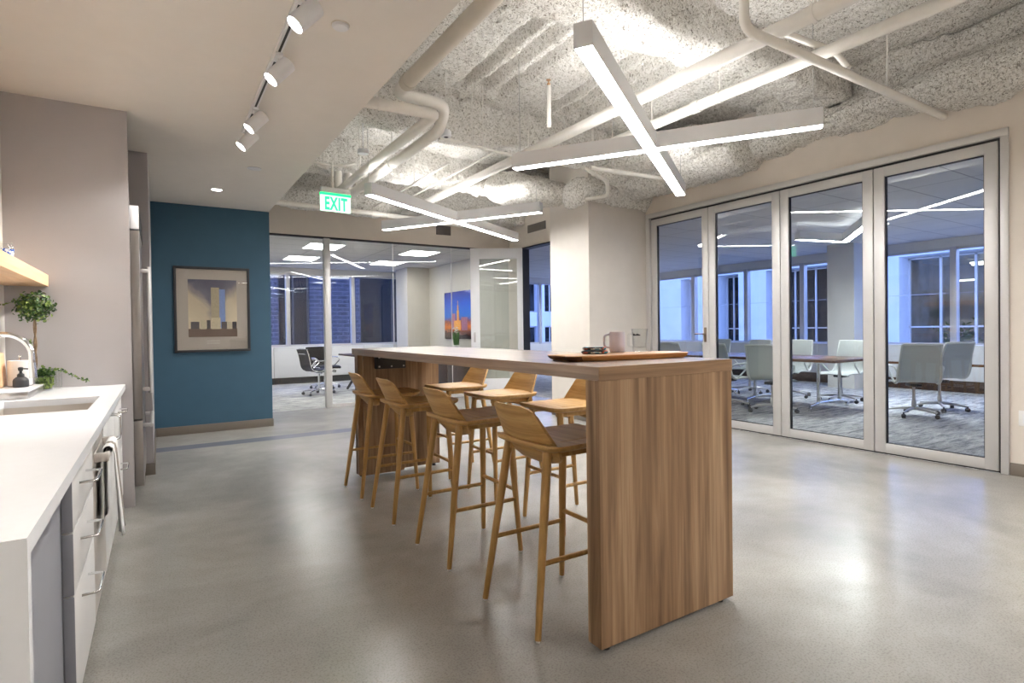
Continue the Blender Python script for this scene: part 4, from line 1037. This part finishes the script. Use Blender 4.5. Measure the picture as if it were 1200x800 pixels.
def task_chair(lab):
    t = thing('task_chair', lab, 'chair', group='pale mesh chairs around the conference table')
    star_base(t, .31, M['alu'])
    MB().tube([(0, 0, .19), (0, 0, .40)], .018, 12).build('column', M['steel'], t, 50)
    m = MB(); m.box(-.10, .10, -.07, .07, .385, .425, .012); m.build('tilt_housing', M['soft_black'], t)
    prof = smooth_poly([(.23, .425), (.17, .455), (.0, .450), (-.13, .438), (-.20, .47), (-.235, .58), (-.25, .70), (-.285, .84), (-.325, .945)], 26)
    m = MB(); m.loft(sweep_profile(prof, lambda k: .225-.02*max(0, k-.6)/.4, .012)); m.build('mesh_seat_and_back', M['mesh'], t, 50)
    for s in (-1, 1):
        m = MB(); pts = [(x, s*(.232-.02*max(0, k/25-.6)/.4), z) for k, (x, z) in enumerate(prof)]
        m.tube(pts, [.012+.008*(1 if 8 < k < 18 else 0) for k in range(26)], 10); m.build('side_frame', M['shell_frame'], t, 60)
    m = MB(); x, z = prof[-1]; m.tube([(x, -.212, z), (x-.012, 0, z+.004), (x, .212, z)], .015, 10); m.build('top_rail', M['shell_frame'], t, 60)
    for s in (-1, 1):
        m = MB(); m.tube(bend([(-.235, s*.23, .55), (-.21, s*.265, .655), (.06, s*.275, .665), (.10, s*.265, .60), (-.08, s*.24, .452)], .05), [.012]*(2+3*7), 10); m.build('armrest', M['shell_frame'], t, 60)
    return t
def leather_chair(lab):
    t = thing('meeting_chair', lab, 'chair', group='black leather chairs in the meeting room')
    star_base(t, .30, M['chrome'], 5)
    MB().tube([(0, 0, .19), (0, 0, .42)], .02, 12).build('column', M['chrome'], t, 50)
    prof = smooth_poly([(.24, .44), (.18, .47), (.0, .462), (-.14, .455), (-.22, .49), (-.25, .60), (-.265, .72), (-.30, .84), (-.315, .88)], 26)
    rings = sweep_profile(prof, lambda k: .235, .045)
    m = MB(); m.loft(rings[:13]); m.build('seat', M['leather'], t, 50)
    m = MB(); m.loft(rings[13:]); m.build('backrest', M['leather'], t, 50)
    for s in (-1, 1):
        m = MB(); m.tube([(x-.012, s*.245, z) for x, z in prof], .010, 10); m.build('side_rail', M['chrome'], t, 60)
        m = MB(); m.tube(bend([(-.24, s*.25, .56), (-.20, s*.28, .66), (.10, s*.28, .66), (.13, s*.28, .60), (-.04, s*.25, .46)], .06), .011, 10); m.build('armrest', M['chrome'], t, 60)
    m = MB(); m.tube([(-.05, -.245, .43), (-.05, .245, .43)], .014, 10).tube([(-.285, -.245, .79), (-.30, .245, .79)], .010, 10); m.build('spreader', M['chrome'], t, 60)
    return t

def conference_room():
    ch = task_chair('pale mesh chair at the near head of the conference table')
    ch.location = (8.40, 3.42, 0); ch.rotation_euler = (0, 0, R(38))
    near = ((7.30, 4.72, 5), (7.28, 5.42, -4), (7.30, 6.35, 3), (7.33, 7.15, -5))
    far = ((9.12, 4.72, 176), (9.12, 5.55, 185), (9.06, 6.30, 178), (9.08, 7.15, 182))
    nl = ['first pale mesh chair on the door side of the conference table, nearest its head', 'second pale mesh chair along the door side of the conference table', 'third pale mesh chair along the door side of the conference table', 'fourth pale mesh chair on the door side, seen past the leftmost door']
    fl = ['first pale mesh chair on the window side of the conference table, nearest its head', 'second pale mesh chair along the window side of the conference table', 'third pale mesh chair along the window side of the conference table', 'fourth pale mesh chair on the window side, seen past the leftmost door']
    for (x, y, a), l in zip(near, nl): dup(ch, (x, y, 0), R(a), l)
    for (x, y, a), l in zip(far, fl): dup(ch, (x, y, 0), R(a), l)
    dup(ch, (9.25, 3.45, 0), R(65), 'pale mesh chair parked behind the one at the table head')
    tag_t = 'long walnut conference table on chrome caster legs'
    t = thing('conference_table', tag_t, 'table', (8.18, 5.75, 0))
    MB().box(-.60, .60, -1.75, 1.95, .70, .735, .004).build('tabletop', M['conf_wood'], t)
    for y in (-1.35, -.35, .55, 1.55):
        m = MB()
        for s in (-.28, .28): m.tube([(s, y, .08), (s, y, .70)], .025, 14)
        m.tube(bend([(-.50, y, .075), (-.28, y, .11), (.28, y, .11), (.50, y, .075)], .1), .02, 12); m.box(-.35, .35, y-.03, y+.03, .665, .70)
        l = m.build('leg', M['chrome'], t, 50)
        for s in (-.49, .49):
            q = Matrix.Translation((s, y, .03)) @ Matrix.Rotation(PI/2, 4, 'X')
            m = MB(); m.lathe([(.02, -.02), (.03, -.016), (.03, .016), (.02, .02)], 16, mat=q); m.tube([(s, y, .03), (s, y, .085)], .01, 8); m.build('caster', M['chrome'], l, 50)
    # low cabinets below the window
    y = -.4
    k = 0
    names = ('rightmost', 'second', 'third', 'fourth', 'fifth', 'sixth', 'seventh')
    while y < 11.5:
        L = 1.75
        c = thing('low_cabinet', '%s white low cabinet from the right under the conference room windows' % names[min(k, 6)] if k else 'rightmost white low cabinet under the conference room windows', 'cabinet', (11.83, y, 0), 0, 'white low cabinets under the windows')
        MB().box(.0, .365, 0, L-.004, .20, .80, .002).build('body', M['white_room'], c)
        MB().box(-.012, -.001, .004, L-.008, .50, .795, .002).build('upper_door', M['white_metal'], c)
        MB().box(-.012, -.001, .004, L-.008, .205, .455, .002).build('lower_door', M['white_metal'], c)
        MB().box(-.004, .002, .0, L-.004, .456, .499).build('wood_strip', M['conf_wood'], c)
        MB().box(.02, .365, 0, L-.004, 0, .20).build('toe_kick', M['dark_wood'], c)
        MB().box(-.015, .365, -.002, L-.002, .80, .825, .002).build('top', M['white_metal'], c)
        y += L; k += 1
    pendant('pendant light of two joined bars hanging over the conference table', ((8.19, 4.87), (9.16, 4.64)), ((9.13, 4.66), (7.90, 3.76)), 2.50, 0, 2.76, ('lamp_room', 'lamp_room_up'))
    spots = [(9.52, 4.25, 'small recessed downlight in the conference room ceiling, near the column'), (9.9, 12.3, 'small recessed downlight in the conference room ceiling beyond the doorway')]
    for x, y, lab in spots:
        t = thing('recessed_downlight', lab, 'downlight', (x, y, 2.76))
        MB().lathe([(.055, -.0005), (.057, -.004), (.04, -.005), (.04, -.0005)], 24, cap0=False, cap1=False).build('trim_ring', M['white_metal'], t, 50)
        MB().lathe([(.04, -.004), (.04, -.001)], 20).build('lens', M['down_lamp'], t)
        spot_light('down_beam', t, (0, 0, -.012), (0, 0, -1), 130, 155, .9, .05, (.86, .93, 1))
conference_room()

def meeting_room():
    a = leather_chair('black leather chair facing the meeting table, seen left of the glass post')
    a.location = (2.62, 11.15, 0); a.rotation_euler = (0, 0, R(10))
    dup(a, (3.0, 12.25, 0), R(-70), 'black leather chair at the end of the meeting table, half behind the glass post')
    t = thing('meeting_table', 'dark meeting table on slanted legs behind the glass', 'table', (3.95, 11.30, 0))
    MB().box(-.75, .75, -.6, .6, .715, .745, .004).build('tabletop', M['dark_wood'], t)
    for sx in (-1, 1):
        for sy in (-1, 1):
            m = MB(); m.tube([(sx*.62, sy*.45, .01), (sx*.25, sy*.2, .715)], [.025, .035], 10); m.build('leg', M['soft_black'], t, 50)
    k = 0
    for x in (1.2, 2.25, 3.3, 4.35):
        w = 1.046 if x < 4.3 else 1.35
        c = thing('credenza', ('leftmost', 'second from left', 'third from left', 'rightmost')[k]+' white credenza unit under the meeting room window', 'cabinet', (x, 13.84, 0), 0, 'white credenzas under the meeting room window')
        if k == 3: w = .77
        MB().box(0, w, .002, .25, .15, .84, .002).build('body', M['white_room'], c)
        MB().box(.003, w-.003, -.014, 0, .155, .835, .002).build('door', M['white_metal'], c)
        MB().box(0, w, .03, .25, 0, .15).build('toe_kick', M['black'], c)
        MB().box(0, w, -.016, .25, .84, .862, .002).build('top', M['white_metal'], c)
        k += 1
    c = thing('sideboard', 'dark brown sideboard along the greige partition of the meeting room', 'cabinet', (5.28, 10.2, 0))
    MB().box(0, .425, 0, 2.3, .06, .74, .003).build('body', M['dark_wood'], c); MB().box(-.01, .425, -.005, 2.305, .74, .765, .003).build('top', M['dark_wood'], c)
    for q in range(3): MB().box(-.012, -.001, .01+q*.765, .755+q*.765, .08, .73, .002).build('door', M['dark_wood'], c)
    MB().box(.03, .425, .03, 2.27, 0, .06).build('toe_kick', M['black'], c)
    # skyline picture
    p = thing('skyline_picture', 'vivid blue and orange night skyline picture on the greige partition', 'picture', (XW, 11.10, 1.54))
    n = NT('night_sky'); v = n.coords(); sx = n.n('ShaderNodeSeparateXYZ'); n.l(v, sx.inputs[0])
    g = n.n('ShaderNodeMapRange'); n.l(sx.outputs[2], g.inputs['Value']); g.inputs['From Min'].default_value = -.53; g.inputs['From Max'].default_value = .53
    nz = n.noise(n.coords((1, 9, 9)), 2.2, 4, .7); mm = n.n('ShaderNodeMath', operation='MULTIPLY_ADD'); n.l(nz, mm.inputs[0]); mm.inputs[1].default_value = .35; mm.inputs[2].default_value = -.17
    ad = n.n('ShaderNodeMath', operation='ADD'); n.l(g.outputs[0], ad.inputs[0]); n.l(mm.outputs[0], ad.inputs[1])
    n.bsdf(n.ramp(ad.outputs[0], [(.04, srgb(20, 16, 26)), (.16, srgb(110, 52, 36)), (.26, srgb(226, 120, 30)), (.38, srgb(120, 56, 50)), (.47, srgb(40, 110, 205)), (.75, srgb(22, 84, 200)), (1, srgb(12, 40, 140))]), .25)
    MB().box(-.03, -.001, -.78, .84, -.53, .53, .002).build('canvas', n.m, p)
    q = MB(); q.mi = 0
    q.box(-.033, -.03, .10, .20, -.28, .10).box(-.033, -.03, .125, .175, .10, .22).box(-.033, -.03, .14, .16, .22, .32)
    q.box(-.0328, -.03, .02, .34, -.34, -.12); q.mi = 1; q.box(-.0325, -.03, .28, .46, -.32, .04).box(-.0325, -.03, -.3, -.02, -.34, -.05)
    q.build('skyline', [simple('amber_ink', srgb(240, 160, 60), .3, var=.35, vscale=30), simple('mauve_ink', srgb(150, 96, 120), .3, var=.4, vscale=30)], p)
    f = thing('potted_grass', 'green bladed plant with white tips in a white pot on the sideboard', 'plant', (5.50, 10.98, .765))
    MB().lathe([(.06, 0), (.075, .01), (.08, .12), (.074, .12), (.07, .02), (.001, .02)], 20).build('pot', M['white_cer'], f, 50)
    m = MB()
    for k in range(90):
        a = random.random()*6.28; r = .06*random.random()**.5; h = random.uniform(.22, .40); b = Vector((r*math.cos(a), r*math.sin(a), .08)); tpt = b+Vector((.03*math.cos(a)+random.gauss(0, .02), .03*math.sin(a)+random.gauss(0, .02), h))
        s = Vector((-math.sin(a), math.cos(a), 0))*.006; mid = b.lerp(tpt, .6)
        vs = [m.bm.verts.new(q) for q in (b-s, b+s, mid+s, mid-s, tpt)]
        m.bm.faces.new((vs[0], vs[1], vs[2], vs[3])); m.bm.faces.new((vs[3], vs[2], vs[4]))
    m.build('blades', M['blade'], f, 0)['kind'] = 'stuff'
    m = MB()
    for k in range(22):
        a = random.random()*6.28; r = .07*random.random()**.5
        m.lathe([(.002, -.012), (.012, -.004), (.012, .006), (.002, .014)], 8, (r*math.cos(a), r*math.sin(a), random.uniform(.38, .50)))
    m.build('flowers', M['white_cer'], f, 60)['kind'] = 'stuff'
    for x, y, lab in ((2.55, 10.35, 'ceiling light panel nearest the glass, left pair of the meeting room'), (2.55, 12.2, 'ceiling light panel farther back, left pair of the meeting room'), (4.42, 10.42, 'ceiling light panel nearest the glass, right pair of the meeting room'), (4.42, 12.25, 'ceiling light panel farther back, right pair of the meeting room')):
        t = thing('ceiling_light', lab, 'ceiling light', (x, y, 2.74), 0, 'light panels in the meeting room ceiling')
        m = MB(); m.box(-.32, .32, -.38, -.35, -.006, -.0005).box(-.32, .32, .35, .38, -.006, -.0005).box(-.32, -.29, -.35, .35, -.006, -.0005).box(.29, .32, -.35, .35, -.006, -.0005); m.build('frame', M['white_metal'], t)
        MB().box(-.29, .29, -.35, .35, -.005, -.001).build('diffuser', M['troffer'], t)
meeting_room()

# ================================================================== buildings across the street
def outside():
    t = thing('building', 'blue grey brick building across from the meeting room window', 'building', (0, 24.0, -9))
    k = 24/18.2
    m = MB(); wins = [(a*k, b*k) for a, b in ((-1.2, .6), (3.10, 4.03), (5.62, 7.9), (9.0, 11.2))]
    z0, z1, zt = 7.4, 14.5, 15.5; x = -5
    for a, b in wins+[(16, 16)]:
        m.box(x, a, 0, .5, 0, zt); x = b
    for a, b in wins: m.box(a, b, 0, .5, 0, z0).box(a, b, 0, .5, z1, zt)
    m.build('brick_wall', M['brick'], t)
    for a, b in wins:
        f = MB(); f.box(a, a+.07, .16, .28, z0, z1).box(b-.07, b, .16, .28, z0, z1).box(a, b, .16, .28, 9.62, 9.70).box((a+b)/2-.03, (a+b)/2+.03, .16, .28, z0, z1)
        w = f.build('window', M['soft_black'], t)
        MB().box(a, b, .21, .22, z0, z1).build('pane', M['dark_glass'], w)
    t = thing('building', 'pale limestone building with deep windows across from the conference room', 'building', (22, 0, -9))
    k = 22/15.5
    wins = [(a*k, b*k) for a, b in ((-2.4, .3), (1.6, 3.6), (4.55, 6.62), (8.35, 10.2), (11.15, 11.95), (12.75, 13.45), (14.6, 16.0), (17.2, 19))]
    z0, z1, zt = 7.9, 12.55, 13.6
    m = MB(); y = -8
    for a, b in wins+[(29, 29)]:
        m.box(0, .95, y, a, 0, zt); y = b
    for a, b in wins: m.box(0, .95, a, b, 0, z0).box(0, .95, a, b, z1, zt)
    m.build('stone_wall', M['stone'], t)
    j = MB()
    for z in (9.4, 11.2, 12.9): j.box(-.008, .001, -8, 29, z-.008, z+.008)
    j.build('stone_joint', simple('joint_grey', (.42, .44, .48, 1), .8), t)['kind'] = 'stuff'
    for i, (a, b) in enumerate(wins):
        f = MB(); s = .07
        for q in (a+.03, a+(b-a)/3, a+2*(b-a)/3, b-.03): f.box(.70, .80, q-s/2, q+s/2, z0, z1)
        for z in (z0+.05, 9.15, 10.1, z1-.05): f.box(.70, .80, a, b, z-.025, z+.025)
        w = f.build('window', M['alu'], t)
        MB().box(.745, .755, a, b, z0, z1).build('pane', M['glass_ext'] if i == 2 else M['dark_glass'], w)
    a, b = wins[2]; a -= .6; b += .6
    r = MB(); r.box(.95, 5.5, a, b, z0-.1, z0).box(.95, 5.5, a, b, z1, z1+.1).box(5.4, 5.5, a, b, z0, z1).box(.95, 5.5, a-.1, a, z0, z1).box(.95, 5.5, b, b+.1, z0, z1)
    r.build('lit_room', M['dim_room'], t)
    g = MB(); g.box(4.8, 5.38, a+.1, a+2.0, 10.55, 10.7).box(4.8, 4.9, a+.1, a+2.0, 9.0, 10.55).build('wood_shelf', M['shelf'], t)
    l = MB()
    for x, y, z, w in ((1.9, 1.6, 12.2, 1.0), (2.7, .9, 12.35, 1.3), (3.4, 2.2, 12.4, .9), (4.2, 1.4, 11.9, .8), (3.8, 2.9, 11.8, .7)): l.box(x, x+.08, a+y-w/2, a+y+w/2, z, z+.06)
    l.build('strip_lamp', M['far_lamp'], t)
    f = thing('office_plant', 'dark potted plant in the lit room of the limestone building', 'plant', (24.2, b-1.6, -9+z0+.012))
    MB().lathe([(.16, 0), (.22, .02), (.25, .5), (.001, .5)], 16).build('pot', M['soft_black'], f, 50)
    m = MB(); m.tube([(0, 0, .48), (0, 0, 1.5)], .03, 8)
    for q in range(160):
        leaf(m, Vector((random.gauss(0, .28), random.gauss(0, .28), 1.7+random.gauss(0, .32))), .16)
    m.build('foliage', M['leaf'], f, 0)
    t = thing('building', 'pale concrete building seen through the doorway beyond the pier', 'building', (21.2, 33.2, -9))
    m = MB(); wins = [(.6, 1.9), (2.6, 3.9), (4.6, 5.9)]; x = -.9
    for a, b in wins+[(7.4, 7.4)]: m.box(x, a, 0, .6, 0, 16); x = b
    for a, b in wins: m.box(a, b, 0, .6, 0, 7.6).box(a, b, 0, .6, 10.4, 11.4).box(a, b, 0, .6, 14, 16)
    m.build('concrete_wall', M['stone'], t)
    for a, b in wins:
        for z0, z1 in ((7.6, 10.4), (11.4, 14)):
            f = MB().box(a, b, .3, .38, z0, z0+.08).box(a, b, .3, .38, z1-.08, z1).box((a+b)/2-.04, (a+b)/2+.04, .3, .38, z0, z1)
            w = f.build('window', M['alu'], t); MB().box(a, b, .34, .35, z0, z1).build('pane', M['dark_glass'], w)
    struct('street', MB().box(12.6, 40, -10, 45, -9.1, -9).box(-8, 12.6, 14.5, 45, -9.1, -9), simple('asphalt', (.08, .085, .1, 1), .9), 'street level far below the windows', 'street')
outside()

# ================================================================== dusk sky
w = bpy.data.worlds.new('dusk'); sc.world = w; w.use_nodes = True
nt = w.node_tree; nt.nodes.clear()
o = nt.nodes.new('ShaderNodeOutputWorld'); b = nt.nodes.new('ShaderNodeBackground')
tc = nt.nodes.new('ShaderNodeTexCoord'); sp = nt.nodes.new('ShaderNodeSeparateXYZ'); cr = nt.nodes.new('ShaderNodeValToRGB')
nt.links.new(tc.outputs['Generated'], sp.inputs[0]); nt.links.new(sp.outputs[2], cr.inputs[0])
cr.color_ramp.elements[0].color = (.36, .48, 1.0, 1); cr.color_ramp.elements[1].color = (.16, .29, .95, 1)
nt.links.new(cr.outputs[0], b.inputs[0]); b.inputs[1].default_value = 1.6; nt.links.new(b.outputs[0], o.inputs[0])

sc.view_settings.view_transform = 'Standard'; sc.view_settings.look = 'None'
sc.view_settings.gamma = 1; sc.view_settings.use_curve_mapping = False
sc.view_settings.exposure = 1.62
sc.cycles.max_bounces = 10; sc.cycles.diffuse_bounces = 6; sc.cycles.glossy_bounces = 5; sc.cycles.transparent_max_bounces = 24
sc.cycles.sample_clamp_indirect = 6; sc.cycles.caustics_reflective = False; sc.cycles.caustics_refractive = False
sc.cycles.use_denoising = True
